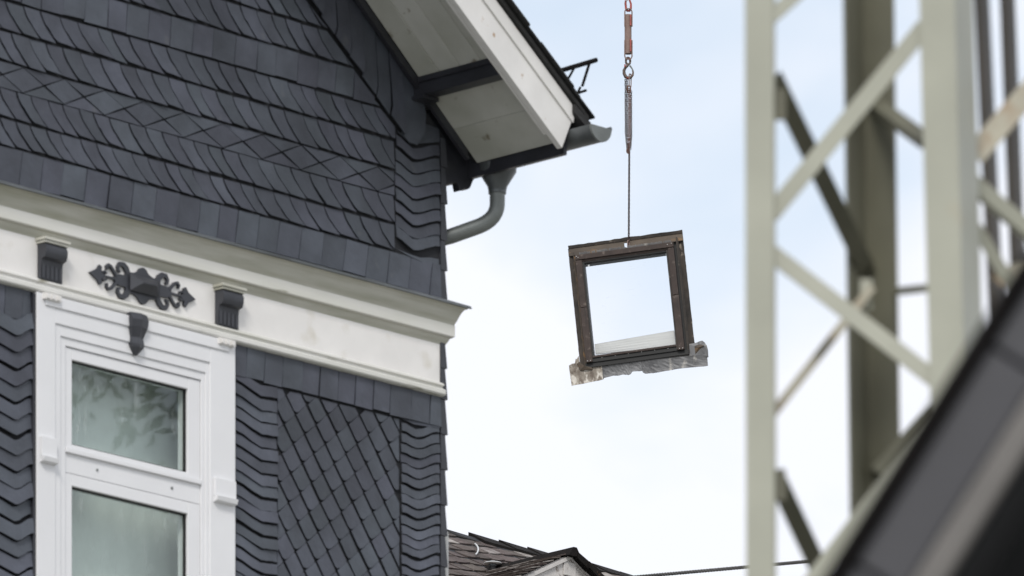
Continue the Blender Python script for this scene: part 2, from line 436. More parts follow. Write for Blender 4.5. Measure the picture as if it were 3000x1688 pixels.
def diamond_row(z0, z1, clips, parent=gable):
    w = 0.242; zm = (z0 + z1) / 2
    s = -3.12
    # nodes at photograph x 63 on the upper edge
    s_ref = FP(63, 207)[0]
    s = s_ref - w * 3
    while s < 0.1:
        a, b = (s, z1), (s, z0); l, r = (s - w / 2, zm), (s + w / 2, zm)
        e = 0.006
        slate('diamond_slate', [(a[0] + e * 0.5, a[1]), (l[0] + e, l[1]), (b[0] - e * 0.5, b[1]), (r[0] - e, r[1])], parent, clips, gap=0.0014, tilt=0.04)
        slate('diamond_slate', [(s + e, z1), (s + w / 2, zm + e * 0.4), (s + w, z1)], parent, clips, gap=0.0014, tilt=0.04)
        slate('diamond_slate', [(s, z0), (s + w - e, z0), (s + w / 2, zm - e * 0.4)], parent, clips, gap=0.0014, tilt=0.04)
        s += w
Zb = [13.437, 13.590, 13.712, 13.840, 13.950, 14.087, 14.216, 14.357, 14.493, 14.63]
straight_row(Zb[0] - 0.006, Zb[1], [((1, 0), -0.035), ], w0=0.128, lean=-0.03)
cl_f = [right_clip]
scale_row(Zb[1], Zb[2], cl_f); scale_row(Zb[2], Zb[3], cl_f)
diamond_row(Zb[3], Zb[4], cl_f)
scale_row(Zb[4], Zb[5], field); scale_row(Zb[5], Zb[6], field)
straight_row(Zb[6], Zb[7], field, w0=0.125)
scale_row(Zb[7], Zb[8], field, s1=-0.4); scale_row(Zb[8], Zb[9], field, s1=-0.6)
straight_row(Zb[9], Zb[9] + 0.14, field, s1=-0.8)

def chevron(sl, sm, sr, zl, zm, zr, pitch, n, parent, s_curve=True, base=0.005, name='chevron_slate'):
    """courses of two-piece chevron slates; first course has its lower edge at (zl,zm,zr)"""
    for k in range(n):
        j = random.uniform(-0.005, 0.005) * (pitch / 0.06)
        off = -k * pitch + j
        hgt = pitch * 1.0
        K_ = 6
        low_l = [(sl + (sm - sl) * i / 3, zl + (zm - zl) * (i / 3) + off + (0.004 if i == 1 else 0)) for i in range(4)]
        low_r = []
        for i in range(K_ + 1):
            t = i / K_
            e = t * t * (3 - 2 * t) if s_curve else t ** 0.75
            low_r.append((sm + (sr - sm) * t, zm + (zr - zm) * e + off))
        bot = low_l + low_r[1:]
        top = [(x, z + hgt) for x, z in bot][::-1]
        gp = random.uniform(0.0028, 0.0052)
        slate(name, bot + top, parent, gap=gp, base=base, tilt=0.11)
# corner strip of the upper gable
chevron(S_CH + 0.004, FP(1200, 500)[0], -0.042, 14.062, 14.02, 14.071, 0.0585, 8, gable)
pA = [(S_CH + 0.004, 13.60), (-0.042, 13.545), (-0.042, 13.612), (-0.13, 13.60), (-0.2, 13.575), (FP(1200, 700)[0], 13.562)]
slate('straight_slate', [(S_CH + 0.01, 13.604), (-0.25, 13.588), (-0.13, 13.572), (-0.042, 13.56), (-0.042, 13.615), (-0.1, 13.612), (-0.17, 13.597), (-0.235, 13.60)], gable, gap=0.002)
# pieces where the rake strip meets the corner strip
slate('straight_slate', [(S_CH + 0.004, 14.135), (S_CH + 0.1, 14.085), (-0.042, 14.135), (-0.042, 14.2), (-0.2, 14.21), (-0.30, 14.13)], gable, gap=0.003)

# slates laid along the rake
ru = Vector((1, rk)).normalized(); rn = Vector((-ru[1], ru[0]))     # along and up from the rake line
o0 = Vector((rb[0], rb[1]))
for k in range(-1, 16):
    p0 = o0 + ru * (0.03 - k * 0.112)
    def q(a, b): w_ = p0 + ru * a + rn * b; return (w_[0], w_[1])
    lo = [q(0.0, 0.004), q(-0.02, 0.05), q(-0.07, 0.11), q(-0.145, 0.19), q(-0.21, 0.275)]
    hi = [(x + ru[0] * 0.112, z + ru[1] * 0.112) for x, z in lo]
    if k == -1:
        hi = [q(0.05, 0.004), q(0.09, 0.04), q(0.09, 0.12), q(0.04, 0.2), q(-0.05, 0.275)]
    slate('rake_slate', lo + hi[::-1], gable, [((1, 0), -0.03)], gap=random.uniform(0.003, 0.0045), tilt=0.06)

# --- lower wall slates
Zm = 12.985
Z_ST = 12.852
straight_row(Z_ST, Zm + 0.03, [((-1, 0), 1.352), ((1, 0), -0.035)], s0=-1.45, w0=0.118, parent=lower)
straight_row(Z_ST, Zm + 0.03, [((1, 0), -2.575)], s0=-3.4, s1=-2.5, w0=0.118, parent=lower)
# lozenge field between the chevron strips
SL0, SL1 = -1.073, -0.303
av, bv = Vector((0.0575, -0.0765)), Vector((0.072, 0.056))
cl = [((-1, 0), -SL0), ((1, 0), SL1), ((0, 1), Z_ST - 0.003)]
node = Vector(FP(887, 1273))
for i in range(-16, 17):
    for k in range(-16, 17):
        p = node + bv * i + av * k
        if not (SL0 - 0.2 < p[0] < SL1 + 0.2 and 11.5 < p[1] < 13.1): continue
        c4 = [p, p + av, p + av + bv, p + bv]
        g_ = random.uniform(0.045, 0.075)
        q0 = p + bv * g_
        pts = [tuple(q0 + av * 0.03), tuple(q0 + av * 0.80 - bv * 0.02), tuple(q0 + av * 0.95 + bv * 0.05), tuple(q0 + av * 1.01 + bv * 0.22), tuple(p + av * 1.0 + bv * (0.97 - g_)), tuple(p + av * 0.9 + bv * (1.0 - g_)), tuple(p + bv * (1.0 - g_) + av * 0.06), tuple(p + bv * (0.93 - g_))]
        gpn = random.uniform(0.0005, 0.0010)
        slate('lozenge_slate', pts, lower, cl, gap=gpn, tilt=0.025, base=0.004)
# chevron strips
def zat(px, py): return FP(px, py)[1]
chevron(-1.350, FP(757, 1170)[0], SL0 - 0.002, zat(692, 1117), zat(757, 1167), zat(806, 1174), 0.0555, 21, lower, s_curve=False)
chevron(SL1 + 0.006, FP(1211, 1286)[0], -0.042, zat(1172, 1268), zat(1211, 1286), zat(1285, 1271), 0.0455, 20, lower)
slate('straight_slate', [(SL1 + 0.004, 12.852), (-0.21, 12.838), (-0.042, 12.85), (-0.042, 12.875), (SL1, 12.87)], lower, gap=0.002)
chevron(-3.1, FP(30, 985)[0], -2.573, zat(0, 965) + 0.09, zat(30, 985), zat(105, 970), 0.0735, 16, lower)

MB().box((-2.578, -0.029, 10.9), (-2.5635, 0.0, 12.985)).build('edge_shade_strip', M_beam, lower)  # dark strip painted in for the shadow gap along the casing
MB().box((-1.357, -0.026, 10.9), (-1.349, 0.0, 12.985)).build('edge_shade_strip', M_beam, lower)
# --- slate edges of the side wall seen as the dark corner strip
k = 0
z = 11.2
while z < 14.16:
    h = random.uniform(0.13, 0.17)
    if not (13.24 < z + h * 0.5 < 13.42):
        e = random.uniform(-0.014, -0.010)
        z1 = min(z + h - 0.003, 14.16)
        if z < 13.24: z1 = min(z1, 13.24)
        MB().hexa([(-0.036, -0.012, z), (0.016 + e, -0.014, z), (0.016 + e, 0.25, z), (-0.036, 0.25, z),
                   (-0.036, -0.010, z1), (-0.008, -0.010, z1), (-0.008, 0.25, z1), (-0.036, 0.25, z1)]).build('corner_slate', M_trim, sidew)
    z += h

# --- cornice with zinc flashing
prof = [(0.0, 13.425), (-0.078, 13.402), (-0.078, 13.397), (-0.067, 13.393), (-0.057, 13.378), (-0.049, 13.360), (-0.043, 13.344), (-0.037, 13.332), (-0.034, 13.324),
        (-0.036, 13.323), (-0.036, 13.272), (-0.030, 13.268), (-0.020, 13.264), (-0.014, 13.250), (-0.007, 13.238), (-0.003, 13.230), (0.0, 13.22), (0.12, 13.22), (0.12, 13.425)]
def run(ps, m, nm, par):
    return MB().loft([(-6.0, v, z) for v, z in ps], [(-0.006 - v * 0.98 if v < 0 else 0.004, v, z) for v, z in ps]).build(nm, m, par)
cornice = run([(0.0, 13.3225), (-0.036, 13.3225), (-0.036, 13.272), (-0.030, 13.268), (-0.0295, 13.2675), (0.12, 13.2675), (0.12, 13.3225)], M_cornice, 'cornice', house)
run(prof[:9] + [(0.0, 13.3235)], M_algae_shade, 'cove', cornice)
run([(0.0, 13.2665), (-0.029, 13.2665), (-0.020, 13.263), (-0.014, 13.250), (-0.007, 13.238), (-0.003, 13.230), (-0.001, 13.22), (0.0, 13.22)], M_algae_shade, 'bed_moulding', cornice)
zf = [(0.0, 13.444), (-0.085, 13.410), (-0.090, 13.398), (-0.084, 13.397), (-0.079, 13.4045), (0.0, 13.428)]
MB().loft([(-6.0, v, z) for v, z in zf], [(-0.004 - v * 0.98, v, z) for v, z in zf]).build('zinc_flashing', M_zinc_dark, cornice)
# return of the flashing along the side
MB().hexa([(-0.004, 0.0, 13.428), (0.079, -0.079, 13.4045), (0.079, 0.6, 13.4045), (-0.004, 0.6, 13.428),
           (-0.004, 0.0, 13.444), (0.084, -0.084, 13.410), (0.084, 0.6, 13.410), (-0.004, 0.6, 13.444)]).build('zinc_flashing', M_zinc_dark, cornice)
MB().loft([(-0.004 - (v if v < 0 else 0) * 0.98, -0.0 + (v * 0.98 if v < 0 else 0) + 0.004, z) for v, z in prof[:17]],
          [(-0.004 - (v if v < 0 else 0) * 0.98, 0.6, z) for v, z in prof[:17]]).build('cornice_return', M_trim, cornice)
# --- frieze
frieze = MB().box((-6.0, -0.004, 13.045), (-0.028, 0.10, 13.2395)).build('frieze', M_white, house)
mp2 = [(0.0, 13.062), (-0.020, 13.052), (-0.022, 13.044), (-0.012, 13.040), (-0.012, 13.032), (-0.024, 13.026), (-0.032, 13.020), (-0.032, 13.004), (-0.026, 12.998), (0.0, 12.994)]
fm = MB().loft([(-6.0, v - 0.005, z) for v, z in mp2], [(-0.030, v - 0.005, z) for v, z in mp2]).build('frieze_moulding', M_cornice, house)

# --- corbels
def corbel(px0, px1, pyb, pyt):
    s0 = FP(px0, pyb, -0.03)[0]; s1 = FP(px1, pyb, -0.03)[0]
    zb = 13.056; zt = 13.206
    pr = [(-0.006, zb), (-0.026, zb), (-0.028, 13.125), (-0.032, 13.140), (-0.052, 13.148), (-0.060, 13.165), (-0.062, 13.188), (-0.054, 13.203), (-0.054, zt), (-0.006, zt)]
    c = MB().loft([(s0, v, z) for v, z in pr], [(s1, v, z) for v, z in pr])
    c = c.build('corbel', M_trim, house, smooth=True)
    for i in range(5):      # fluting ribs on the shaft
        sx = s0 + (s1 - s0) * (i + 0.5) / 5
        MB().box((sx - 0.008, -0.029, zb + 0.006), (sx + 0.008, -0.0305, 13.118)).build('rib', M_trim, c)
    w = 0.006
    cap = MB().box((s0 - w, -0.062, 13.208), (s1 + w, -0.004, 13.218)).box((s0 - w - 0.006, -0.068, 13.2195), (s1 + w + 0.006, -0.004, 13.231))
    cap.build('corbel_cap', M_algae_shade, c)
corbel(121, 184, 830, 707)
corbel(641, 700, 955, 840)

# --- scrolled ornament
orn = MB(); lay = [0]
oc = Vector((-1.905, 13.143))
def ribbon(pts, ws, mirror=True):
    for mx_ in (1, -1):
        for mz in (1, -1):
            lay[0] += 1
            t = 0.017 + 0.0003 * lay[0]
            Lp, Rp = [], []
            for i, p in enumerate(pts):
                a = Vector(pts[max(i - 1, 0)]); b = Vector(pts[min(i + 1, len(pts) - 1)])
                d = (b - a).normalized(); nn = Vector((-d[1], d[0])) * ws[i]
                Lp.append(Vector(p) + nn); Rp.append(Vector(p) - nn)
            for i in range(len(pts) - 1):
                qd = [Lp[i], Lp[i + 1], Rp[i + 1], Rp[i]]
                tr = [(oc[0] + mx_ * p[0], oc[1] + mz * p[1]) for p in qd]
                orn.loft([(x, -0.004, z) for x, z in tr], [(x, -t, z) for x, z in tr])
def plate(pts, t):
    orn.loft([(oc[0] + x, -0.004, oc[1] + z) for x, z in pts], [(oc[0] + x, -t, oc[1] + z) for x, z in pts])
half = [(0.105, 0.046), (0.085, 0.044), (0.055, 0.047), (0.034, 0.056), (0.018, 0.074), (0.0, 0.080)]
topl = half + [(-x, z) for x, z in half[::-1][1:]]
plate(topl + [(x, -z) for x, z in topl[::-1]], 0.016)
for sx in (1, -1):
    plate([(sx * 0.10, 0.026), (sx * 0.150, 0.024), (sx * 0.172, 0.010), (sx * 0.172, -0.010), (sx * 0.150, -0.024), (sx * 0.10, -0.026)], 0.0165)
    plate([(sx * 0.168, 0.005), (sx * 0.235, 0.004), (sx * 0.235, -0.004), (sx * 0.168, -0.005)], 0.0155)
    plate([(sx * 0.222, 0.0), (sx * 0.252, 0.016), (sx * 0.248, 0.036), (sx * 0.262, 0.044), (sx * 0.276, 0.024), (sx * 0.322, 0.0),
           (sx * 0.276, -0.024), (sx * 0.262, -0.044), (sx * 0.248, -0.036), (sx * 0.252, -0.016)], 0.0158)
ribbon([(0.088, 0.034), (0.100, 0.056), (0.118, 0.070), (0.140, 0.070), (0.152, 0.054), (0.148, 0.038), (0.138, 0.036)], [0.011, 0.013, 0.011, 0.009, 0.007, 0.006, 0.005])
ribbon([(0.160, 0.012), (0.176, 0.030), (0.194, 0.048), (0.210, 0.053), (0.220, 0.044), (0.216, 0.030)], [0.006, 0.006, 0.006, 0.006, 0.005, 0.004])
ribbon([(0.222, 0.012), (0.236, 0.020), (0.246, 0.014)], [0.004, 0.004, 0.004])
orn = orn.build('ornament', M_trim, house)
b0 = [(-0.088, 0.036), (0.088, 0.036), (0.088, -0.036), (-0.088, -0.036)]
b1 = [(-0.040, 0.002), (0.040, 0.002), (0.040, -0.002), (-0.040, -0.002)]
MB().loft([(oc[0] + x, -0.026, oc[1] + z) for x, z in b0], [(oc[0] + x, -0.060, oc[1] + z) for x, z in b1]).build('boss', M_trim, orn)

# --- window
zl = lambda px, py, v: FP(px, py, v)[1]
sx_ = lambda px, v, py=1250: FP(px, py, v)[0]
V1, V2, V3, V4 = -0.036, -0.029, -0.022, -0.015      # casing, two steps, sashes
VG = 0.008                                           # glass
W0, W1 = sx_(109, V1), sx_(690, V1)
A1, B1_ = sx_(163, V1), sx_(616, V1)
A2, B2_ = sx_(178, V2), sx_(603, V2)
A3, B3_ = sx_(192, V3), sx_(590, V3)
ZT, Z0w = 12.992, 10.9
H0, H1, H2, H3 = zl(132.5, 893, -0.042), zl(163.5, 947, V1), zl(178, 984, V2), zl(192.5, 1013, V3)
win = MB()
win.box((W0, V1, Z0w), (A1, 0.05, ZT)).box((B1_, V1, Z0w), (W1, 0.05, ZT))
win.box((A1, V1 + 0.0005, H1), (B1_, 0.05, ZT))
win.box((W0 + 0.045, -0.043, H0), (W1 - 0.045, V1 - 0.0005, 12.990))
window = win.build('window', M_white_clean, house, bevel=0.003)
st = MB()
st.box((A1, V2, Z0w), (A2, 0.05, H1)).box((B2_, V2, Z0w), (B1_, 0.05, H1)).box((A2, V2 + 0.0005, H2), (B2_, 0.05, H1))
st.box((A2, V3, Z0w), (A3, 0.05, H2)).box((B3_, V3, Z0w), (B2_, 0.05, H2)).box((A3, V3 + 0.0005, H3), (B3_, 0.05, H2))
st.build('inner_casing', M_white_clean, window, bevel=0.002)
SX0, SX1 = A3, B3_
D0, D1 = zl(193, 1324, -0.024), zl(193, 1309, -0.024)
T_B = zl(191, 1383, V4)
MB().box((SX0, V4 + 0.002, T_B), (SX1, 0.05, D1 - 0.001)).build('transom', M_white_clean, window, bevel=0.003)
MB().box((SX0 + 0.001, -0.026, D0), (SX1 - 0.001, V4 + 0.0015, D1)).build('drip_rail', M_white_clean, window, bevel=0.003)
for sx in (0.24, 0.79):
    MB().tube([(SX0 + (SX1 - SX0) * sx, V4 + 0.004, (T_B + D0) / 2), (SX0 + (SX1 - SX0) * sx, V4 - 0.002, (T_B + D0) / 2)], 0.006, 8).build('drain_cap', M_zinc, window)
GX0, GX1 = sx_(211, V4), sx_(540, VG)
def sash_frame(z0, z1, g0, g1):
    mb = MB()
    mb.box((SX0 + 0.002, V4, z0), (GX0, 0.05, z1)); mb.box((GX1, V4, z0), (SX1 - 0.002, 0.05, z1))
    mb.box((GX0, V4 + 0.0005, g1), (GX1, 0.05, z1)); mb.box((GX0, V4 + 0.0005, z0), (GX1, 0.05, g0))
    o = mb.build('sash', M_white_clean, window, bevel=0.003)
    ga = MB(); e = 0.006
    ga.box((GX0, VG - 0.010, g0), (GX0 + e, VG + 0.004, g1)).box((GX1 - e, VG - 0.010, g0), (GX1, VG + 0.004, g1))
    ga.box((GX0 + e, VG - 0.0095, g1 - e), (GX1 - e, VG + 0.004, g1)).box((GX0 + e, VG - 0.0095, g0), (GX1 - e, VG + 0.004, g0 + e))
    ga.build('gasket', M_rubber, o)
    MB().box((GX0 + 0.001, VG, g0 + 0.001), (GX1 - 0.001, VG + 0.004, g1 - 0.001)).build('glass_pane', M_glass, o)
sash_frame(D1 + 0.001, H3 - 0.002, zl(211, 1302, V4), zl(211, 1059.5, VG))
sash_frame(11.0, T_B - 0.002, 11.08, zl(211, 1429, VG))
# room behind
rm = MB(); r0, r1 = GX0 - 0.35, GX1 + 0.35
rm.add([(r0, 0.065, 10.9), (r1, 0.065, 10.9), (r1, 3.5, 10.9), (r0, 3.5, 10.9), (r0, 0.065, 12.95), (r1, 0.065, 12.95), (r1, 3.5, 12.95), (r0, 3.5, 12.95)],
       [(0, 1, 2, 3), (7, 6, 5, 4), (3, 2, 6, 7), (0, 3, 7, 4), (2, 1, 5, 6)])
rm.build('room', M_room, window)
cu = MB(); RS = []
npl = 60
for i in range(npl + 1):
    x = r0 + 0.05 + (r1 - r0 - 0.1) * i / npl
    vv = 0.20 + 0.003 * math.sin(i * 0.35) + 0.0015 * math.sin(i * 1.1)
    RS.append([(x, vv, 10.95), (x, vv + 0.004, 11.8), (x, vv, 12.62), (x, vv + 0.02, 12.90), (x, vv + 0.024, 12.90), (x, vv + 0.006, 12.62), (x, vv + 0.007, 11.8), (x, vv + 0.004, 10.95)])
cu.rings(RS); cu.build('curtain', M_curtain, window, smooth=True)
# capital blocks on the casing at transom height
for (s0, s1, zt, zb_) in ((W0 + 0.014, W0 + 0.106, 12.372, 12.258), (W1 - 0.138, W1 - 0.010, 12.376, 12.268)):
    cb_ = MB().box((s0, -0.052, zb_ + 0.028), (s1, -0.0365, zt))
    cb_.loft([(s0, -0.0365, zb_ + 0.0275), (s0, -0.066, zb_ + 0.0275), (s0, -0.060, zb_ + 0.006), (s0, -0.0365, zb_)],
             [(s1, -0.0365, zb_ + 0.0275), (s1, -0.066, zb_ + 0.0275), (s1, -0.060, zb_ + 0.006), (s1, -0.0365, zb_)])
    cb_.build('casing_block', M_white_clean, window, bevel=0.002)
# dentil caps under the moulding
for s0 in (W0 + 0.03, W1 - 0.115):
    c = MB().box((s0, -0.054, 12.966), (s0 + 0.098, -0.0365, 12.992)).build('cap_block', M_white, window)
    for i in range(3):
        MB().box((s0 + 0.008 + i * 0.030, -0.060, 12.970), (s0 + 0.026 + i * 0.030, -0.0545, 12.989)).build('dentil', M_white, window)
# keystone
kc = (FP(405, 935, -0.05)[0]); 
kt, kb = 13.003, 12.826
ks = MB()
def kr(z, w, v): return [(kc - w, -0.028, z), (kc - w, v + 0.012, z), (kc, v, z), (kc + w, v + 0.012, z), (kc + w, -0.028, z)]
ks.rings([kr(kt, 0.050, -0.066), kr(kt - 0.03, 0.050, -0.078), kr(kt - 0.06, 0.047, -0.072), kr(12.90, 0.036, -0.056), kr(12.872, 0.038, -0.062), kr(12.858, 0.034, -0.060), kr(kb, 0.010, -0.042)])
ks.build('keystone', M_trim, house)

# --- eaves: soffit, purlin, bargeboard, roof
VB = -0.60
s_a, z_a = -0.142, 14.270
s_e, z_e = 0.158, 14.031
SK = -0.81
sof = lambda s: 14.378 + SK * (s + 0.214)        # soffit plane height, level across the overhang
sp = MB()
def slab(mb, s0, s1, v0, v1, zf_, t):
    mb.hexa([(s0, v0, zf_(s0)), (s1, v0, zf_(s1)), (s1, v1, zf_(s1)), (s0, v1, zf_(s0)), (s0, v0, zf_(s0) + t), (s1, v0, zf_(s1) + t), (s1, v1, zf_(s1) + t), (s0, v1, zf_(s0) + t)])
slab(sp, -5.0, 0.165, -0.565, -0.02, lambda s: sof(s) + 0.012, 0.01)
soffit = sp.build('soffit', M_under, house)
# boards: upper bay runs along the rake, lower bay across it
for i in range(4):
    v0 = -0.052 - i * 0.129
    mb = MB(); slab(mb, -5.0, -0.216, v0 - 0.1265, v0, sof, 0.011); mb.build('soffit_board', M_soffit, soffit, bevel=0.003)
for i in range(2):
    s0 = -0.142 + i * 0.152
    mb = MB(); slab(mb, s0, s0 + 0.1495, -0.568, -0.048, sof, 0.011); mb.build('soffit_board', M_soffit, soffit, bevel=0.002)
# dark board along the wall under the soffit
lb = MB(); slab(lb, -5.0, 0.10, -0.050, -0.030, lambda s: sof(s) - 0.045, 0.045); lb.build('rake_batten', M_beam, house)
# purlin
pu = MB()
zt_ = sof(-0.214) + 0.004
pu.box((-0.216, -0.566, sof(-0.216) - 0.076), (-0.138, 0.1, sof(-0.216) + 0.006))
pu.hexa([(-0.226, -0.566, sof(-0.216) - 0.020), (-0.2165, -0.566, sof(-0.216) - 0.020), (-0.2165, -0.05, sof(-0.216) - 0.020), (-0.226, -0.05, sof(-0.216) - 0.020),
         (-0.226, -0.566, sof(-0.226) - 0.001), (-0.2165, -0.566, sof(-0.2165) - 0.001), (-0.2165, -0.05, sof(-0.2165) - 0.001), (-0.226, -0.05, sof(-0.226) - 0.001)])
purlin = pu.build('purlin', M_beam, house, bevel=0.004)
MB().box((-0.230, -0.09, sof(-0.216) - 0.094), (-0.130, -0.012, sof(-0.216) - 0.0775)).build('bearing_block', M_beam, purlin)
# bargeboard
b_lo = lambda s: 14.029 - 0.748 * (s - 0.138)
e1 = FP(1674, 358, VB); e2 = FP(1689, 315, VB - 0.02)
bo = [(-5.0, b_lo(-5.0)), (0.132, b_lo(0.132)), (e1[0], e1[1]), (e1[0], e1[1] + 0.03), (-5.0, e1[1] + 0.03 + 0.742 * (e1[0] + 5.0))]
barge = MB().loft([(s, VB - 0.002, z) for s, z in bo], [(s, VB + 0.030, z) for s, z in bo]).build('bargeboard', M_barge, house, bevel=0.003)
t_hi = lambda s: e2[1] - 0.74 * (s - e2[0])
tr = [(-5.0, e1[1] + 0.742 * (e1[0] + 5.0) - 0.006), (e1[0] + 0.004, e1[1] - 0.006), (e2[0], e2[1]), (-5.0, t_hi(-5.0))]
MB().loft([(s, VB - 0.012, z) for s, z in tr], [(s, VB - 0.0025, z) for s, z in tr]).build('trim_board', M_barge, barge, bevel=0.003)
# a shadow bead on the inner lower edge
br = [(-5.0, b_lo(-5.0) - 0.0), (0.06, b_lo(0.06)), (0.06, b_lo(0.06) + 0.02), (-5.0, b_lo(-5) + 0.02)]
MB().loft([(s, VB + 0.031, z) for s, z in br], [(s, VB + 0.045, z) for s, z in br]).build('bead', M_barge, barge)
# roof deck and its slates along the verge
r_lo = lambda s: t_hi(s) + 0.004
rf = MB(); slab(rf, -5.0, e2[0] + 0.07, VB - 0.03, 6.0, r_lo, 0.022)
roof = rf.build('roof', M_roof_slate, house)
for i in range(15):
    s1 = e2[0] + 0.095 - i * 0.145
    d = random.uniform(-0.012, 0.012)
    mb = MB()
    f_ = lambda s, s1=s1: r_lo(s) + 0.024 + 0.10 * (s - s1 + 0.2) * 0.16 + 0.004
    slab(mb, s1 - 0.21, s1, VB - 0.052 - d, VB + 0.25, f_, 0.009)
    mb.build('roof_slate', M_roof_slate, roof)
    mb = MB()
    f2 = lambda s, s1=s1: r_lo(s) + 0.038 + 0.02 * (s - s1 + 0.2) + 0.004
    slab(mb, s1 - 0.29 + d, s1 - 0.075 + d, VB - 0.030 + d * 0.5, VB + 0.28, f2, 0.009)
    mb.build('roof_slate', M_roof_slate, roof)
# snow guard on the roof
vS = -0.42
def SP(px, py): return Vector(LP(px, py, vS))
sg = MB().tube([SP(1640, 208), SP(1747, 176)], 0.0105, 8)
sguard = sg.build('snow_guard', M_near_edge, roof)
for a, b, r_ in (((1728, 182), (1706, 252), 0.007), ((1684, 196), (1660, 240), 0.006), ((1655, 285), (1717, 265), 0.006), ((1700, 256), (1680, 300), 0.006)):
    MB().tube([SP(*a), SP(*b)], r_, 6).build('guard_bracket', M_near_edge, roof)

# gutter along the eave
gc = Vector(LP(1754, 372, -0.72))
sG, zG, rG = gc[0] + 0.005, gc[2], 0.066
gu = MB(); RS = []
for v in (-0.72, 3.5):
    ring_o = [(sG - rG * math.cos(a), v, zG - rG * math.sin(a)) for a in [math.pi * k / 14 for k in range(15)]]
    ring_i = [(sG - (rG - 0.004) * math.cos(a), v, zG - (rG - 0.004) * math.sin(a)) for a in [math.pi * k / 14 for k in range(15)]][::-1]
    RS.append(ring_o + ring_i)
gu.rings(RS)
gutter = gu.build('gutter', M_zinc_dark, house, smooth=True)
MB().tube([(sG + rG + 0.002, -0.725, zG + 0.004), (sG + rG + 0.002, 3.5, zG + 0.004)], 0.010, 8).build('gutter_bead', M_zinc_dark, gutter, smooth=True)
cap = [(sG - rG * 1.02 * math.cos(a), zG - rG * 1.02 * math.sin(a)) for a in [math.pi * k / 16 for k in range(17)]]
MB().loft([(x, -0.7215, z) for x, z in cap], [(x, -0.732, z) for x, z in cap]).build('end_cap', M_zinc, gutter)
# eave fascia / gutter board
fa = MB().box((0.168, -0.575, z_e - 0.012), (0.190, 3.5, z_e + 0.12)).build('eave_board', M_beam, house)
# apron between roof and gutter
MB().hexa([(e2[0] - 0.02, VB - 0.03, e2[1] - 0.03), (sG - 0.01, VB - 0.05, zG + 0.012), (sG - 0.01, 3.5, zG + 0.012), (e2[0] - 0.02, 3.5, e2[1] - 0.03),
           (e2[0] - 0.02, VB - 0.03, e2[1] + 0.01), (sG + 0.02, VB - 0.05, zG + 0.035), (sG + 0.02, 3.5, zG + 0.035), (e2[0] - 0.02, 3.5, e2[1] + 0.01)]).build('eave_flashing', M_roof_slate, house)

# downpipe: find the depth at which the gutter axis is seen above the outlet
def vproj(px, s):
    lo_, hi_ = -1.2, 1.5
    for _ in range(50):
        md = (lo_ + hi_) / 2
        X = CX + s * DX + md * EX; Y = CY + s * DY + md * EY
        if 1500 + F * X / Y > px: lo_ = md
        else: hi_ = md
    return md
vD = vproj(1457, sG)
zd = lambda py: FP(1457, py, vD)[1]
def circ(c, r, n=16): return [(c[0] + r * math.cos(2 * math.pi * k / n), c[1] + r * math.sin(2 * math.pi * k / n), c[2]) for k in range(n)]
fu = MB(); fu.rings([circ((sG, vD, z), r) for z, r in ((zd(476), 0.088), (zd(505), 0.086), (zd(548), 0.044), (zd(562), 0.040))])
funnel = fu.build('funnel', M_zinc_dark, house, smooth=True)
rP = 0.0345
p_a = Vector((sG, vD, zd(556))); p_b = Vector((sG, vD, zd(596))); c0 = Vector((sG, vD, zd(644)))
tgt = Vector((0.068, 0.105, FP(1288, 706, 0.105)[1]))
path = [p_a, p_a.lerp(p_b, 0.5), p_b]
for t in (0.15, 0.3, 0.45, 0.6, 0.75, 0.9):
    q1 = p_b.lerp(c0, t); q2 = c0.lerp(c0.lerp(tgt, 0.35), t); path.append(q1.lerp(q2, t))
path += [c0.lerp(tgt, 0.45), c0.lerp(tgt, 0.8), tgt + Vector((0, 0, 0.0)), tgt + Vector((-0.004, 0.006, -0.05)), tgt + Vector((-0.004, 0.006, -0.15))]
dp = MB().tube(path, rP, 16).build('downpipe', M_zinc, house, smooth=True)
MB().tube([(sG, vD, zd(568)), (sG, vD, zd(556))], rP + 0.006, 16).build('pipe_collar', M_zinc_dark, dp, smooth=True)
px_, pv_ = tgt.x - 0.004, tgt.y + 0.006
zsp = zl(1310, 1566, 0.1)
MB().tube([(px_, pv_, zsp - 0.02), (px_, pv_, path[-1].z + 0.02)], rP + 0.003, 16).build('lower_pipe', M_zinc, dp, smooth=True)
MB().tube([(px_, pv_, 0.2), (px_, pv_, zsp)], rP + 0.018, 20).build('standpipe', M_pipe, dp, smooth=True)

# carved end board below the eave corner
ce = [FP(x, y, 0.02) for x, y in ((1250, 330), (1262, 318), (1300, 372), (1400, 512), (1384, 530), (1376, 551), (1368, 556), (1360, 553), (1352, 558), (1345, 560), (1340, 538), (1332, 534), (1300, 545), (1250, 545))]
MB().loft([(s, 0.015, z) for s, z in ce], [(s, 0.055, z) for s, z in ce]).build('carved_board', M_beam, house, bevel=0.003)

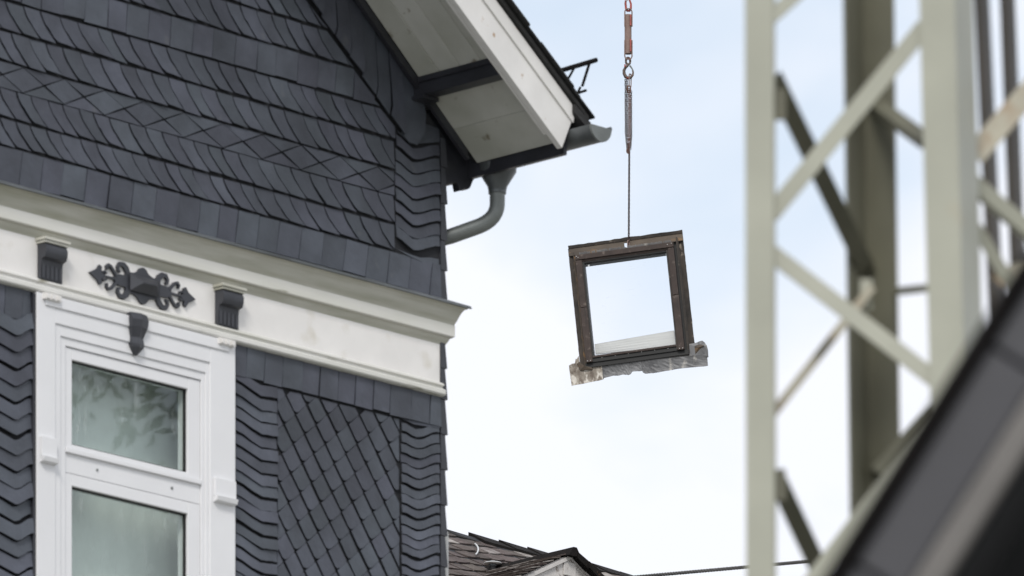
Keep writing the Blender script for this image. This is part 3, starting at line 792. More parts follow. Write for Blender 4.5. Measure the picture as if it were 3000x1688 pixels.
# ================================================================== HANGING SKYLIGHT
YS = 60.0
k_ = F / YS
ps = P(1661.5, 717.6, YS)
ya, ro = R(-7.0), R(6.0)
ex_ = Vector((math.cos(ya) * math.cos(ro), math.sin(ya) * math.cos(ro), math.sin(ro)))
nz_ = Vector((-math.sin(ya), math.cos(ya), 0)) * 1.0          # pointing away from the camera
ez_ = nz_.cross(ex_) * -1.0
ez_ = ex_.cross(nz_).normalized()                            # local up
def scr(d): return Vector(((d.x - (ps.x / YS) * d.y) * k_, (-d.z + ((HOR - 717.6) / F) * d.y) * k_))
SW = 338.7 / scr(ex_).length
SH = 366.0 / scr(ez_).length
sky_ob = empty('hanging_skylight')
sky_ob.matrix_world = Matrix(((ex_.x, nz_.x, ez_.x, ps.x), (ex_.y, nz_.y, ez_.y, ps.y), (ex_.z, nz_.z, ez_.z, ps.z), (0, 0, 0, 1)))
tag(sky_ob, 'old brown roof window with torn lead apron hanging tilted from a chain', 'roof window')
# local coordinates: x = u*SW to the right, y = away from the camera, z = -w*SH downwards
def U(u, w, d=0.0): return (u * SW, d, -w * SH)
bx_, bw_ = scr(ex_), -scr(ez_)
det = bx_.x * bw_.y - bx_.y * bw_.x
def UV(px, py):
    dx, dy = px - 1661.5, py - 717.6
    return ((dx * bw_.y - dy * bw_.x) / det / SW, (bx_.x * dy - bx_.y * dx) / det / SH)
def sbox(mb, u0, u1, w0, w1, d0, d1):
    a, b = U(u0, w0, d0), U(u1, w1, d1); return mb.box(a, b)
def ragged(n, a, b, amp):
    return [(a[0] + (b[0] - a[0]) * i / n + random.uniform(-amp, amp) * (0 < i < n) * 0.4, a[1] + (b[1] - a[1]) * i / n + random.uniform(-amp, amp) * (0 < i < n)) for i in range(n + 1)]
# top flashing with the torn hole for the chain hook
hu, hw = UV(1833, 717)
hole = [UV(1827.5, 713), UV(1836.5, 709.5), UV(1838.5, 718), UV(1836, 722.5), UV(1829, 722)]
tf = MB()
def strip(mb, u0, u1, w0, w1, d0, d1, n=1, t=0.004):
    """bent sheet between two depths"""
    A = [U(u0, w0, d0), U(u1, w0, d0), U(u1, w1, d1), U(u0, w1, d1)]
    B = [(x, y + t, z) for x, y, z in A]
    mb.hexa([A[0], A[1], A[2], A[3], B[0], B[1], B[2], B[3]])
d_fl = 0.030
hu0, hu1 = hole[0][0], hole[1][0] + 0.006
strip(tf, 0.0, hu0, 0.022, 0.085, d_fl, d_fl - 0.012); strip(tf, hu1, 1.0, 0.022, 0.085, d_fl, d_fl - 0.012)
strip(tf, hu0 + 0.0005, hu1 - 0.0005, 0.022, hole[1][1] - 0.004, d_fl, d_fl - 0.004)
wq = hole[3][1]
A = [U(hu0 + 0.0005, wq - 0.004, d_fl - 0.011), U(hu1 - 0.0005, wq + 0.003, d_fl - 0.011), U(hu1 - 0.0005, 0.085, d_fl - 0.012), U(hu0 + 0.0005, 0.085, d_fl - 0.012)]
tf.hexa(A + [(x, y + 0.004, z) for x, y, z in A])
top_fl = tf.build('top_flashing', M_flash, sky_ob)
rm_ = MB()
up_e = ragged(22, (0.004, 0.0), (1.0, -0.002), 0.0035)
lo_e = [(u, 0.0225) for u, w in up_e]
rm_.rings([[U(a[0], a[1], d_fl - 0.010), U(b[0], b[1], d_fl - 0.004), U(b[0], b[1], d_fl + 0.004), U(a[0], a[1], d_fl + 0.002)] for a, b in zip(up_e, lo_e)])
rm_.build('folded_rim', M_flash_side, sky_ob)
# side flashings: outer flange, valley, upstand
for nm, u0, u1, uu in (('left', 0.0, 0.040, 0.046), ('right', 0.957, 1.0, 0.952)):
    mb = MB()
    e = ragged(26, (u0 if nm == 'left' else u1, 0.0235), ((u0 if nm == 'left' else u1) + (0.0 if nm == 'left' else 0.004), 0.985 if nm == 'left' else 0.984), 0.0028)
    inn = u1 if nm == 'left' else u0
    mb.rings([[U(q_[0], q_[1], d_fl - 0.004), U(inn, q_[1], d_fl + 0.006), U(inn, q_[1], d_fl + 0.010), U(q_[0], q_[1], d_fl)] for q_ in e])
    mb.build('side_flashing', M_flash_side, sky_ob)
    up_ = MB()
    strip(up_, min(inn, uu), max(inn, uu), 0.06, 0.985 if nm == 'left' else 0.984, d_fl - 0.018, d_fl - 0.018)
    up_.build('upstand', M_flash if nm == 'left' else M_flash_side, sky_ob)
mb = MB(); strip(mb, 0.046, 0.0605, 0.062, 0.985, d_fl - 0.006, d_fl - 0.006); mb.build('side_flashing', M_flash, sky_ob)
mb = MB(); strip(mb, 0.915, 0.9575, 0.045, 0.985, d_fl + 0.004, d_fl + 0.004); mb.build('channel', M_rubber, sky_ob)
mb = MB(); strip(mb, 0.938, 0.9485, 0.050, 0.972, d_fl - 0.012, d_fl - 0.012); mb.build('upstand', M_flash_side, sky_ob)
# sheet behind everything, folded round the frame
bk_ = MB()
for u0, u1, w0, w1 in ((0.02, 0.10, 0.06, 0.985), (0.88, 0.975, 0.06, 0.985), (0.1005, 0.8795, 0.088, 0.13), (0.1005, 0.8795, 0.93, 0.985)):
    sbox(bk_, u0, u1, w0, w1, d_fl + 0.012, d_fl + 0.016)
bk_.build('backing_sheet', M_flash_side, sky_ob)
# frame: black backing frame, brown cover strips
fb = MB()
GU0, GU1, GW0, GW1 = 0.131, 0.846, 0.166, 0.913
sbox(fb, 0.061, GU0, 0.10, 0.962, -0.012, d_fl + 0.05); sbox(fb, GU1, 0.915, 0.10, 0.962, -0.012, d_fl + 0.05)
sbox(fb, GU0, GU1, 0.10, GW0, -0.0115, d_fl + 0.05); sbox(fb, GU0, GU1, GW1, 0.962, -0.0115, d_fl + 0.05)
frame = fb.build('frame', M_rubber, sky_ob)
for u0, u1 in ((0.061, 0.114), (0.862, 0.9155)):
    for w0, w1 in ((0.142, 0.520), (0.524, 0.962)):
        mb = MB(); ex = 0.0 if w0 < 0.3 else 0.002
        sbox(mb, u0 - ex, u1 + ex, w0, w1, -0.022 - ex, -0.0125); c = mb.build('cover_strip', M_brown, sky_ob, bevel=0.0015)
    mb = MB(); sbox(mb, (u0 + u1) / 2 + 0.008, (u0 + u1) / 2 + 0.011, 0.530, 0.655, -0.0252, -0.0243); mb.build('slot', M_rubber, sky_ob)
    for q_ in (0.25, 0.75):
        mb = MB(); uu = u0 + (u1 - u0) * q_; mb.tube([U(uu, 0.952, -0.0245), U(uu, 0.952, -0.027)], 0.0022, 6); mb.build('screw', M_screw, sky_ob)
mb = MB(); sbox(mb, 0.060, 0.917, 0.100, 0.1395, -0.026, -0.0125); mb.build('cover_strip', M_brown, sky_ob, bevel=0.002)
for uu, ww in ((0.072, 0.112), (0.086, 0.122), (0.900, 0.112), (0.865, 0.117)):
    mb = MB(); mb.tube([U(uu, ww, -0.0262), U(uu, ww, -0.029)], 0.0022, 6); mb.build('screw', M_screw, sky_ob)
mb = MB(); sbox(mb, 0.115, 0.860, 0.1425, 0.149, -0.018, -0.0122); sbox(mb, 0.117, 0.858, 0.1515, 0.156, -0.015, -0.0120); mb.build('drip_rib', M_brown, sky_ob)
for u0, u1 in ((0.1155, 0.1185), (0.851, 0.858)):
    mb = MB(); sbox(mb, u0, u1, 0.158, 0.955, -0.020, -0.0122); mb.build('bright_edge', M_flash_side, sky_ob)
mb = MB(); sbox(mb, 0.120, 0.858, 0.9135, 0.930, -0.019, -0.0122); mb.build('bottom_strip', M_brown, sky_ob, bevel=0.001)
for i in range(6):
    mb = MB(); uu = 0.2 + i * 0.115; mb.tube([U(uu, 0.936, -0.0118), U(uu, 0.936, -0.0145)], 0.0016, 6); mb.build('screw', M_screw, sky_ob)
mb = MB(); sbox(mb, 0.05, 0.950, 0.963, 0.998, -0.004, d_fl + 0.02); mb.build('bottom_rail', M_rubber, sky_ob)
# comb of corrugated lead above the cover strip
cm = MB(); nC = 74
for i in range(nC):
    u0 = 0.10 + 0.80 * i / nC
    if random.random() < 0.08: continue
    h = random.uniform(0.015, 0.021)
    sbox(cm, u0, u0 + 0.0056, 0.099 - h, 0.0995, -0.018 - random.uniform(0, 0.004), 0.012)
cm = cm.build('comb_strip', M_lead, sky_ob); cm['kind'] = 'stuff'
mb = MB(); sbox(mb, 0.095, 0.905, 0.086, 0.0998, 0.0125, 0.018); mb.build('comb_backing', M_rubber, sky_ob)
# glass
mb = MB(); sbox(mb, GU0 - 0.004, GU1 + 0.004, GW0 - 0.004, GW1 + 0.004, 0.006, 0.010); mb.build('glass_pane', M_glass_sky, sky_ob)
for px, py, w in ((1722, 775, 5), (1950, 742, 5)):
    u, v_ = UV(px, py); mb = MB(); sbox(mb, u, u + 0.014, v_, v_ + 0.016, 0.004, 0.0055); mb.build('clip', M_galv, sky_ob)
# row of pale ribbed slats at the bottom behind the glass
q4 = [UV(*p_) for p_ in ((1740.5, 1005.5), (1973, 965), (1978, 1010), (1743, 1034.5))]
bl = None
nb = 5
for i in range(nb):
    t0, t1 = (i + 0.008) / nb, (i + 0.992) / nb
    A = [(q4[0][0] + (q4[3][0] - q4[0][0]) * t, q4[0][1] + (q4[3][1] - q4[0][1]) * t) for t in (t0, t1)]
    B = [(q4[1][0] + (q4[2][0] - q4[1][0]) * t, q4[1][1] + (q4[2][1] - q4[1][1]) * t) for t in (t0, t1)]
    mb = MB()
    mb.hexa([U(*A[1], 0.0255), U(*B[1], 0.0255), U(*B[1], 0.038), U(*A[1], 0.038), U(*A[0], 0.022), U(*B[0], 0.022), U(*B[0], 0.040), U(*A[0], 0.040)])
    mb.build('pale_slat', M_pale_slat, sky_ob)
# apron of torn lead
low_px = [(1674, 1129), (1690, 1126), (1712, 1122), (1735, 1117), (1752, 1114), (1766, 1110), (1769, 1106), (1788, 1101.5), (1800, 1099), (1812, 1099), (1822, 1096), (1832, 1096.5), (1842, 1097), (1848, 1093), (1852, 1087), (1866, 1086), (1880, 1085), (1883, 1090), (1889, 1093), (1905, 1092), (1930, 1089), (1958, 1084), (1973, 1081), (2000, 1077), (2035, 1074), (2073, 1070)]
def top_at(px): return 1078.5 + (px - 1667) * (1036 - 1078.5) / (2072 - 1667)
def apron_part(x0, x1, m):
    pts = [p_ for p_ in low_px if x0 - 0.1 <= p_[0] <= x1 + 0.1]
    mb = MB(); RS = []
    for x, y in pts:
        xt = x - 7 if x < 1700 else x - 3
        ty = top_at(xt); RW = []
        nn = 6
        fr_ = []
        for j in range(nn + 1):
            t = j / nn
            xx, yy = xt + (x - xt) * t, ty + (y - ty) * t
            u, w = UV(xx, yy)
            d = 0.004 + 0.022 * math.sin(t * 2.2) * 0.3 + random.uniform(-0.0016, 0.0016)
            fr_.append(U(u, w, d))
        RS.append(fr_ + [(a_, b_ + 0.004, c_) for a_, b_, c_ in fr_[::-1]])
    mb.rings(RS)
    return mb.build('apron', m, sky_ob, smooth=False)
def densify(L_, n):
    o = []
    for i in range(len(L_) - 1):
        for j in range(n):
            t = j / n; o.append((L_[i][0] + (L_[i + 1][0] - L_[i][0]) * t, L_[i][1] + (L_[i + 1][1] - L_[i][1]) * t + (random.uniform(-0.7, 0.7) if j else 0)))
    o.append(L_[-1]); return o
low_px = densify(low_px, 3)
apron_part(1674, 1766, M_lead_pale); apron_part(1766, 1973, M_lead); apron_part(1973, 2073, M_lead)
# crumpled corner lugs
def lug(pxs, m, d0):
    us = [UV(*p_) for p_ in pxs]
    c = (sum(u for u, w in us) / len(us), sum(w for u, w in us) / len(us))
    mb = MB()
    f1 = [U(u, w, d0 + random.uniform(-0.004, 0.004)) for u, w in us]; f2 = [(x, y + 0.02, z) for x, y, z in f1]
    mid = U(c[0], c[1], d0 - 0.012)
    n = len(us)
    mb.add(f1 + f2 + [mid], [(i, (i + 1) % n, 2 * n) for i in range(n)] + [(i, n + i, n + (i + 1) % n, (i + 1) % n) for i in range(n)] + [tuple(range(n, 2 * n))])
    mb.build('corner_lug', m, sky_ob)
lug([(1667, 1079), (1666, 1070), (1674, 1064), (1684, 1063), (1686, 1049), (1690, 1052), (1694, 1041), (1697, 1060), (1699, 1080), (1682, 1082)], M_lead_pale, 0.014)
lug([(1690, 1066), (1697, 1060), (1712, 1074), (1735, 1076), (1735, 1082), (1700, 1085)], M_flash, 0.000)
lug([(2018, 1006), (2040, 1001), (2048, 998), (2056, 996), (2063, 1001), (2069, 1010), (2072, 1022), (2073, 1042), (2036, 1050), (2019, 1052)], M_lead, 0.014)
lug([(2034, 1012), (2050, 1008), (2062, 1012), (2050, 1022), (2036, 1036)], M_flash, 0.004)

# ================================================================== CHAIN, HOOK, SWIVEL
# everything hangs in the plane Y = 60 - 0.02
YK = YS - 0.03
def K2(px, py, dy=0.0): return P(px, py, YK + dy)
um = YK / F            # metres per photograph pixel
chain = empty('lifting_chain', K2(1843, 448))
tag(chain, 'rusty sling chain with bunched strands hanging from hook to roof window', 'chain')
chain_o = chain.location.copy()
lk = MB()
def link_pts(c, L_, W_, ang, axis):
    pts = []
    n = 12
    for i in range(n):
        a = 2 * math.pi * i / n
        x = math.cos(a) * W_; z = math.sin(a) * W_ + (L_ if math.sin(a) > 1e-6 else -L_ if math.sin(a) < -1e-6 else 0)
        pts.append((x * math.cos(ang) + c[0], x * math.sin(ang) + c[1], z + c[2]))
    return pts
r_w = 1.2 * um
lk0 = MB().tube(link_pts((0, 0, 0), 2.3 * um, 2.5 * um, 0, 0), r_w, 6, closed=True)
first = None
py = 447.0; i = 0
while py < 712:
    loc = K2(1843.6 - (py - 447) * 0.006, py) - chain_o
    if first is None:
        first = lk0.build('link', M_chain, chain, smooth=True)
        first.location = loc; first.rotation_euler = (0, 0, R(35))
    else:
        link_copy(first, chain, loc, (R(random.uniform(-4, 4)), R(random.uniform(-4, 4)), R(35 if i % 2 == 0 else 125)))
    py += 6.3; i += 1
# bunched strands
for j, (xa, xb, xc, y0, y1, dy, m) in enumerate(((1832, 1833, 1838, 236, 446, 0.006, M_chain), (1837, 1837, 1840, 236, 444, 0.0, M_chain), (1842, 1841.5, 1842, 262, 448, -0.006, M_chain_rust), (1846, 1846, 1843, 262, 440, 0.0, M_chain_rust), (1849.5, 1850, 1847, 270, 437, 0.006, M_chain))):
    mb = MB(); py = y0; i = 0
    while py < y1:
        t = (py - y0) / (y1 - y0)
        x = xa + (xb - xa) * t if t < 0.75 else xb + (xc - xb) * ((t - 0.75) / 0.25)
        c = K2(x + random.uniform(-0.3, 0.3), py, dy) - chain_o
        mb.tube(link_pts(c, 1.9 * um, 2.1 * um, R(35 + (90 if i % 2 else 0) + random.uniform(-10, 10)), 0), 0.98 * um, 5, closed=True)
        py += random.uniform(5.8, 7.0); i += 1
    o = mb.build('chain_strand', m, chain, smooth=True); o['kind'] = 'stuff'
def oval(mb, px, py, hw_, hh, r, ang=0.0, n=20, dy=0.0, org=None):
    c = K2(px, py, dy) - org
    pts = []
    for i in range(n):
        a = 2 * math.pi * i / n
        x = math.cos(a) * hw_ * um; z = (math.sin(a) * hw_ + math.copysign(hh - hw_, math.sin(a)) * (abs(math.sin(a)) > 1e-6)) * um
        pts.append((c[0] + x * math.cos(ang), c[1] + x * math.sin(ang), c[2] + z))
    mb.tube(pts, r * um, 8, closed=True)
mb = MB(); oval(mb, 1846, 236, 5, 19, 1.7, R(55), org=chain_o); mb.build('master_link', M_rust, chain, smooth=True)
mb = MB(); oval(mb, 1843, 262, 4.5, 10, 1.9, R(10), org=chain_o); mb.build('coupling_link', M_chain_rust, chain, smooth=True)
mb = MB(); oval(mb, 1838, 260, 3, 9, 1.6, R(80), org=chain_o); mb.build('coupling_link', M_chain_rust, chain, smooth=True)
mb = MB(); oval(mb, 1840, 443, 5, 6, 1.8, R(40), org=chain_o); mb.build('shortening_link', M_chain_rust, chain, smooth=True)
# grab hook in the torn hole of the roof window
mb = MB(); oval(mb, 1841.5, 715, 3.0, 10, 1.9, R(30), org=chain_o); oval(mb, 1839.5, 726, 2.5, 5, 1.7, R(100), org=chain_o); mb.build('end_link', M_rust, chain, smooth=True)

hook = empty('load_hook', K2(1841, 205))
tag(hook, 'dark steel crane hook with safety latch above the chain bundle', 'hook')
ho = hook.location.copy()
def hp(px, py, dy=0.0): return K2(px, py, dy) - ho
arc = [(1841, 187), (1838, 193), (1832, 199), (1828, 207), (1828.5, 216), (1833, 225), (1840, 229), (1848, 227), (1853.5, 220), (1855, 212), (1852, 206)]
rr = [4.5, 4.6, 4.8, 5.2, 5.6, 6.0, 6.0, 5.2, 4.2, 3.2, 1.5]
MB().tube([hp(*a) for a in arc], [r * um * 0.85 for r in rr], 12).build('hook_body', M_steel, hook, smooth=True)
mb = MB(); oval(mb, 1840, 179, 6.5, 9.5, 3.2, R(15), org=ho); mb.build('eye', M_steel, hook, smooth=True)
MB().tube([hp(1845, 192), hp(1851, 200), hp(1856, 210)], [2.6 * um, 2.2 * um, 1.6 * um], 8).build('safety_latch', M_zinc, hook, smooth=True)
MB().tube([hp(1831, 189, -0.012), hp(1831, 196, -0.012)], 2.2 * um, 8).build('latch_pin', M_red, hook, smooth=True)

swv = empty('swivel_coupling', K2(1841, 100))
tag(swv, 'rusty red tubular swivel with welded loops above the crane hook', 'swivel')
so = swv.location.copy()
def wp(px, py, dy=0.0): return K2(px, py, dy) - so
t_top = K2(1840, 44) - so; t_bot = K2(1840, 158) - so
RS = [[(c[0] + r * math.cos(a), c[1] + r * math.sin(a), c[2]) for a in [2 * math.pi * k / 20 for k in range(20)]] for c, r in ((t_bot, 8.5 * um), (t_bot, 10.3 * um), (t_top, 10.3 * um), (t_top, 8.5 * um))]
MB().rings(RS).build('tube_body', M_rust, swv, smooth=True)
for y0, y1, yb in ((26, 78, 1), (174, 118, -1)):
    loop = [wp(1830.5, y1, -0.012), wp(1830.5, y0 + 9 * yb, -0.012), wp(1832, y0 + 4 * yb, -0.012), wp(1836, y0, -0.012), wp(1846, y0, -0.012), wp(1850, y0 + 4 * yb, -0.012), wp(1851.5, y0 + 9 * yb, -0.012), wp(1851.5, y1, -0.012)]
    MB().tube(loop, 1.9 * um, 8).build('welded_loop', M_rust, swv, smooth=True)
    a, b = wp(1850.8, y1, -0.030), wp(1845.8, y0 + 20 * yb, -0.026)
    MB().box((wp(1845.5, 0)[0], -0.026, wp(0, y1)[2]), (wp(1849.3, 0)[0], -0.019, wp(0, y0 + 20 * yb)[2])).build('weld_flat', M_red, swv)
shk = empty('red_shackle', K2(1841, 18))
tag(shk, 'red shackle at the top joining the swivel to the crane line', 'shackle')
ko = shk.location.copy()
kp = lambda x, y, d=0.0: K2(x, y, d) - ko
MB().tube([kp(1834, -4), kp(1832.5, 10), kp(1834, 25), kp(1838, 32), kp(1844, 32), kp(1848, 25), kp(1848.5, 12), kp(1843, -4)], [2.6 * um, 3.2 * um, 3.4 * um, 3.6 * um, 3.6 * um, 3.4 * um, 3.0 * um, 2.6 * um], 10).build('bow', M_red, shk, smooth=True)
MB().tube([kp(1833, 2, -0.006), kp(1844, -6, -0.006)], 3.4 * um, 8).build('pin', M_galv, shk, smooth=True)
MB().tube([kp(1841, -4), kp(1841, -1500)], 3.0 * um, 8).build('crane_rope', M_chain, shk, smooth=True)

# ================================================================== LATTICE MAST
YM = 20.0
mast = empty('lattice_mast', (P(2500, 844, YM)[0], YM, 0))
tag(mast, 'olive grey steel lattice mast with crossing diagonal braces', 'mast')
mo = mast.location.copy()
def angle_post(xt, xb, Y, wl, wr, pl, pr, m, vee=1, name='post'):
    """steel angle, vertex towards (vee=1) or away from the camera; wl/wr = seen widths in px, pl/pr = depth of the two legs in m"""
    mb = MB(); t = 0.007
    RS = []
    for py in (-700, 844, 2600, 8000):
        xc = xt + (xb - xt) * (py / 1688.0) if py < 4000 else xb
        c = P(xc, py, Y) - mo
        kk = Y / F
        a = Vector((-wl * kk, pl * vee, 0)); b = Vector((wr * kk, pr * vee, 0))
        na = Vector((-a.y, a.x, 0)).normalized(); nb = Vector((-b.y, b.x, 0)).normalized()
        if na.y < 0: na = -na
        if nb.y < 0: nb = -nb
        inner = Vector((0, t * 1.25 , 0))
        RS.append([tuple(c + p_) for p_ in (a, Vector((0, 0, 0)), b, b + nb * t, inner, a + na * t)])
    mb.rings(RS)
    return mb.build(name, m, mast, bevel=0.0015)
angle_post(2266, 2270, YM, 84, 8, 0.016, 0.07, M_mast)
angle_post(2796, 2842, 19.97, 102, 68, 0.02, 0.15, M_mast)
angle_post(2530, 2552, 20.55, 56, 84, 0.07, 0.035, M_mast_shade, vee=-1)
angle_post(2878, 2956, 21.0, 24, 26, 0.012, 0.05, M_mast_brown)
angle_post(2953, 3018, 21.4, 24, 26, 0.012, 0.05, M_mast_brown)
def brace(a, b, w, Ya, Yb, m, lip=1, ext=0.02, name='brace'):
    """angle-iron diagonal: flat leg facing the camera and a lip running back from its upper edge"""
    p, q = P(a[0], a[1], Ya) - mo, P(b[0], b[1], Yb) - mo
    d = (q - p).normalized(); p = p - d * ext; q = q + d * ext
    wv = Vector((0, 1, 0)).cross(d).normalized()
    if wv.z < 0: wv = -wv
    h = wv * (w * Ya / F / 2); t = Vector((0, 0.006, 0)); lp = Vector((0, 0.045, 0))
    mb = MB()
    mb.hexa([p - h, q - h, q - h + t, p - h + t, p + h, q + h, q + h + t, p + h + t])
    if lip:
        e = h - wv * 0.006 if lip > 0 else -h + wv * 0.006
        e2_ = h if lip > 0 else -h
        mb.hexa([p + e + t * 1.02, q + e + t * 1.02, q + e + lp, p + e + lp, p + e2_ + t * 1.02, q + e2_ + t * 1.02, q + e2_ + lp, p + e2_ + lp])
    return mb.build(name, m, mast)
brace((2690, 100), (2276, 606), 52, 20.0, 20.02, M_mast, 1)
brace((2276, 245), (2530, 770), 56, 20.08, 20.5, M_mast_shade, 1)
brace((2276, 752), (2740, 1112), 50, 20.02, 20.0, M_mast, 1)
brace((2276, 1196), (2538, 862), 26, 20.1, 20.16, M_mast_rust, 0)
brace((2278, 1406), (2420, 1710), 56, 20.05, 20.3, M_mast_shade, 1)
brace((2380, 1700), (2760, 1200), 48, 20.04, 20.0, M_mast, 1)
brace((2590, 1362), (2745, 1192), 46, 20.5, 20.5, M_mast_shade, 1)
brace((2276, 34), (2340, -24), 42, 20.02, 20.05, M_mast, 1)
brace((2570, 300), (2712, 404), 40, 20.5, 20.2, M_mast_shade, -1)
brace((2630, 852), (2725, 842), 26, 20.45, 20.3, M_mast_shade, 1)
brace((2870, 436), (3030, 250), 66, 20.2, 20.25, M_mast_rust, 1)
brace((2872, 546), (3040, 690), 42, 20.2, 20.25, M_mast, -1)
brace((2940, 810), (3040, 762), 44, 20.25, 20.3, M_mast_rust, 1)
brace((2876, 690), (2960, 830), 36, 20.2, 20.25, M_mast, 1)
# gusset plates at the joints
for (x, y, Y) in ((2538, 862, 20.18), (2284, 1420, 20.03), (2284, 306, 20.03)):
    c = P(x, y, Y) - mo
    MB().box((c.x - 0.012, Y - mo.y, c.z - 0.03), (c.x + 0.012, Y - mo.y + 0.006, c.z + 0.03)).build('gusset', M_mast_shade if x < 2400 else M_mast, mast)

# ================================================================== NEAR BUILDING (roof verge)
YN = 12.0
near = empty('near_building', (P(2900, 1688, YN)[0], YN, 0))
tag(near, 'dark sheet-clad sloping roof verge of the building at lower right', 'building')
no_ = near.location.copy()
va = P(2416, 1688, YN) - no_; vb = P(3000, 752, YN) - no_
vd = (vb - va).normalized(); vn = Vector((vd.z, 0, -vd.x))          # down and right, across the verge
kN = YN / F
hor = lambda px: px * kN * abs(vd.z)                                  # horizontal pixel width -> across width
def vbox(t0, t1, c0, c1, y0, y1):
    p = [va + vd * t + vn * c + Vector((0, y, 0)) for t, c, y in ((t0, c0, y0), (t1, c0, y0), (t1, c0, y1), (t0, c0, y1), (t0, c1, y0), (t1, c1, y0), (t1, c1, y1), (t0, c1, y1))]
    return MB().hexa(p)
T0, T1 = -1.6, 1.6
vbox(T0, T1, hor(4), hor(66), -0.030, 3.0).build('roof_edge', M_near_edge, near, bevel=0.004)
t = -1.47
joints = []
while t < T1:
    vbox(t, t + 0.296, hor(67.5), hor(268), -0.016, 0.02).build('cladding_panel', M_near, near, bevel=0.004)
    t += 0.30
vbox(T0, T1, hor(270), hor(372), -0.030, 0.03).build('drip_strip', M_near_low, near, bevel=0.006)
vbox(T0, T1, hor(374), hor(390), 0.0, 0.5).build('soffit', M_near_wall, near)
wv_ = [va + vd * T0 + vn * hor(385), va + vd * T1 + vn * hor(385)]
MB().loft([(wv_[0].x, 0.5, wv_[0].z), (wv_[1].x, 0.5, wv_[1].z), (wv_[1].x, 0.5, 0), (wv_[0].x, 0.5, 0)],
          [(wv_[0].x, 0.8, wv_[0].z), (wv_[1].x, 0.8, wv_[1].z), (wv_[1].x, 0.8, 0), (wv_[0].x, 0.8, 0)]).build('wall', M_near_wall, near)

# ================================================================== FAR HOUSE
YF = 64.0
fo = P(1660, 1620, YF)          # apex of the cross gable
far = empty('far_house', (fo.x, fo.y, 0), RZ)
tag(far, 'far house with brown slate roof and small white cross gable', 'house')
def FF(px, py, v, vr=None):
    """far-house local (s, z) on the plane v"""
    a = (px - 1500) / F
    s = (a * (fo.y + v * EY) - fo.x - v * EX) / (DX - a * DY)
    Y = fo.y + s * DY + v * EY
    return s, EYE + (HOR - py) / F * Y
apex_z = fo.z
# main roof: ridge parallel to the front house gable, pitch from the dormer ridge meeting it
VRID = 1.35
sr0, zr0 = FF(1318, 1566, VRID); sr1, zr1 = FF(1880, 1690, VRID)
zR = (zr0 + FF(1600, 1627, VRID)[1]) / 2
PT = math.tan(R(31))
def rz_(v): return zR - (VRID - v) * PT
# ray onto the main roof plane
def on_roof(px, py):
    lo_, hi_ = -1.5, VRID
    for _ in range(50):
        m_ = (lo_ + hi_) / 2
        s, z = FF(px, py, m_)
        if z > rz_(m_): lo_ = m_
        else: hi_ = m_
    s, z = FF(px, py, m_); return Vector((s, m_, rz_(m_)))
mr_ = MB()
mr_.hexa([(-6, -1.2, rz_(-1.2) - 0.09), (4, -1.2, rz_(-1.2) - 0.09), (4, VRID, zR - 0.09), (-6, VRID, zR - 0.09), (-6, -1.2, rz_(-1.2) - 0.004), (4, -1.2, rz_(-1.2) - 0.004), (4, VRID, zR + 0.012), (-6, VRID, zR + 0.012)])
mr_.hexa([(-6, VRID + 2.4, rz_(-1.05) - 0.09), (4, VRID + 2.4, rz_(-1.05) - 0.09), (4, VRID + 0.001, zR - 0.09), (-6, VRID + 0.001, zR - 0.09), (-6, VRID + 2.4, rz_(-1.05) - 0.03), (4, VRID + 2.4, rz_(-1.05) - 0.03), (4, VRID + 0.001, zR - 0.03), (-6, VRID + 0.001, zR - 0.03)])
main = mr_.build('main_roof', M_under, far)
MB().box((-5.8, -0.9, 0), (3.8, VRID + 2.1, rz_(-0.9) - 0.1)).build('house_wall', M_fwhite, far)
# slates: skewed courses
nrm = Vector((0, -math.sin(math.atan(PT)), math.cos(math.atan(PT))))
p00 = on_roof(1400, 1625); ca = on_roof(1437, 1629) - p00; cb2 = on_roof(1447, 1648.5) - p00
def roof_slate(poly3, parent, m, lift, t=0.006, name='slate'):
    c = sum(poly3, Vector()) / len(poly3)
    fr_ = []
    for p_ in poly3: fr_.append(p_)
    up = [p_ + nrm * (lift(p_) + t) for p_ in fr_]; dn = [p_ + nrm * (lift(p_) - 0.004) for p_ in fr_]
    return MB().loft(dn, up).build(name, m, parent, origin=c)
for j in range(-5, 6):
    for i in range(-10, 14):
        sh = random.uniform(-0.1, 0.1)
        p_ = p00 + ca * (i + sh * 0.4) + cb2 * j
        wv1 = ca * 0.88; 
        q_ = [p_ + cb2 * 0.06, p_ + wv1 + cb2 * 0.06, p_ + wv1 + cb2 * 0.90, p_ + wv1 * 0.45 + cb2 * random.uniform(0.92, 0.99), p_ + cb2 * random.uniform(0.84, 0.92)]
        if max(v_.y for v_ in q_) > VRID - 0.02 or min(v_.y for v_ in q_) < -0.9: continue
        s_ = p_.x
        if s_ > 2.6 or s_ < -1.6: continue
        tl = random.uniform(0.4, 0.8)
        lich = (VRID - p_.y) < 0.30 and random.random() < 0.22
        cj = cb2.normalized(); an = ca.normalized()
        ra_ = random.uniform(-0.04, 0.04)
        roof_slate(q_, main, M_lichen if lich else M_fslate, lambda w_, p_=p_, tl=tl, ra_=ra_: 0.002 + 0.10 * tl * max(0, (w_ - p_).dot(cj)) + ra_ * (w_ - p_).dot(an) + 0.003)
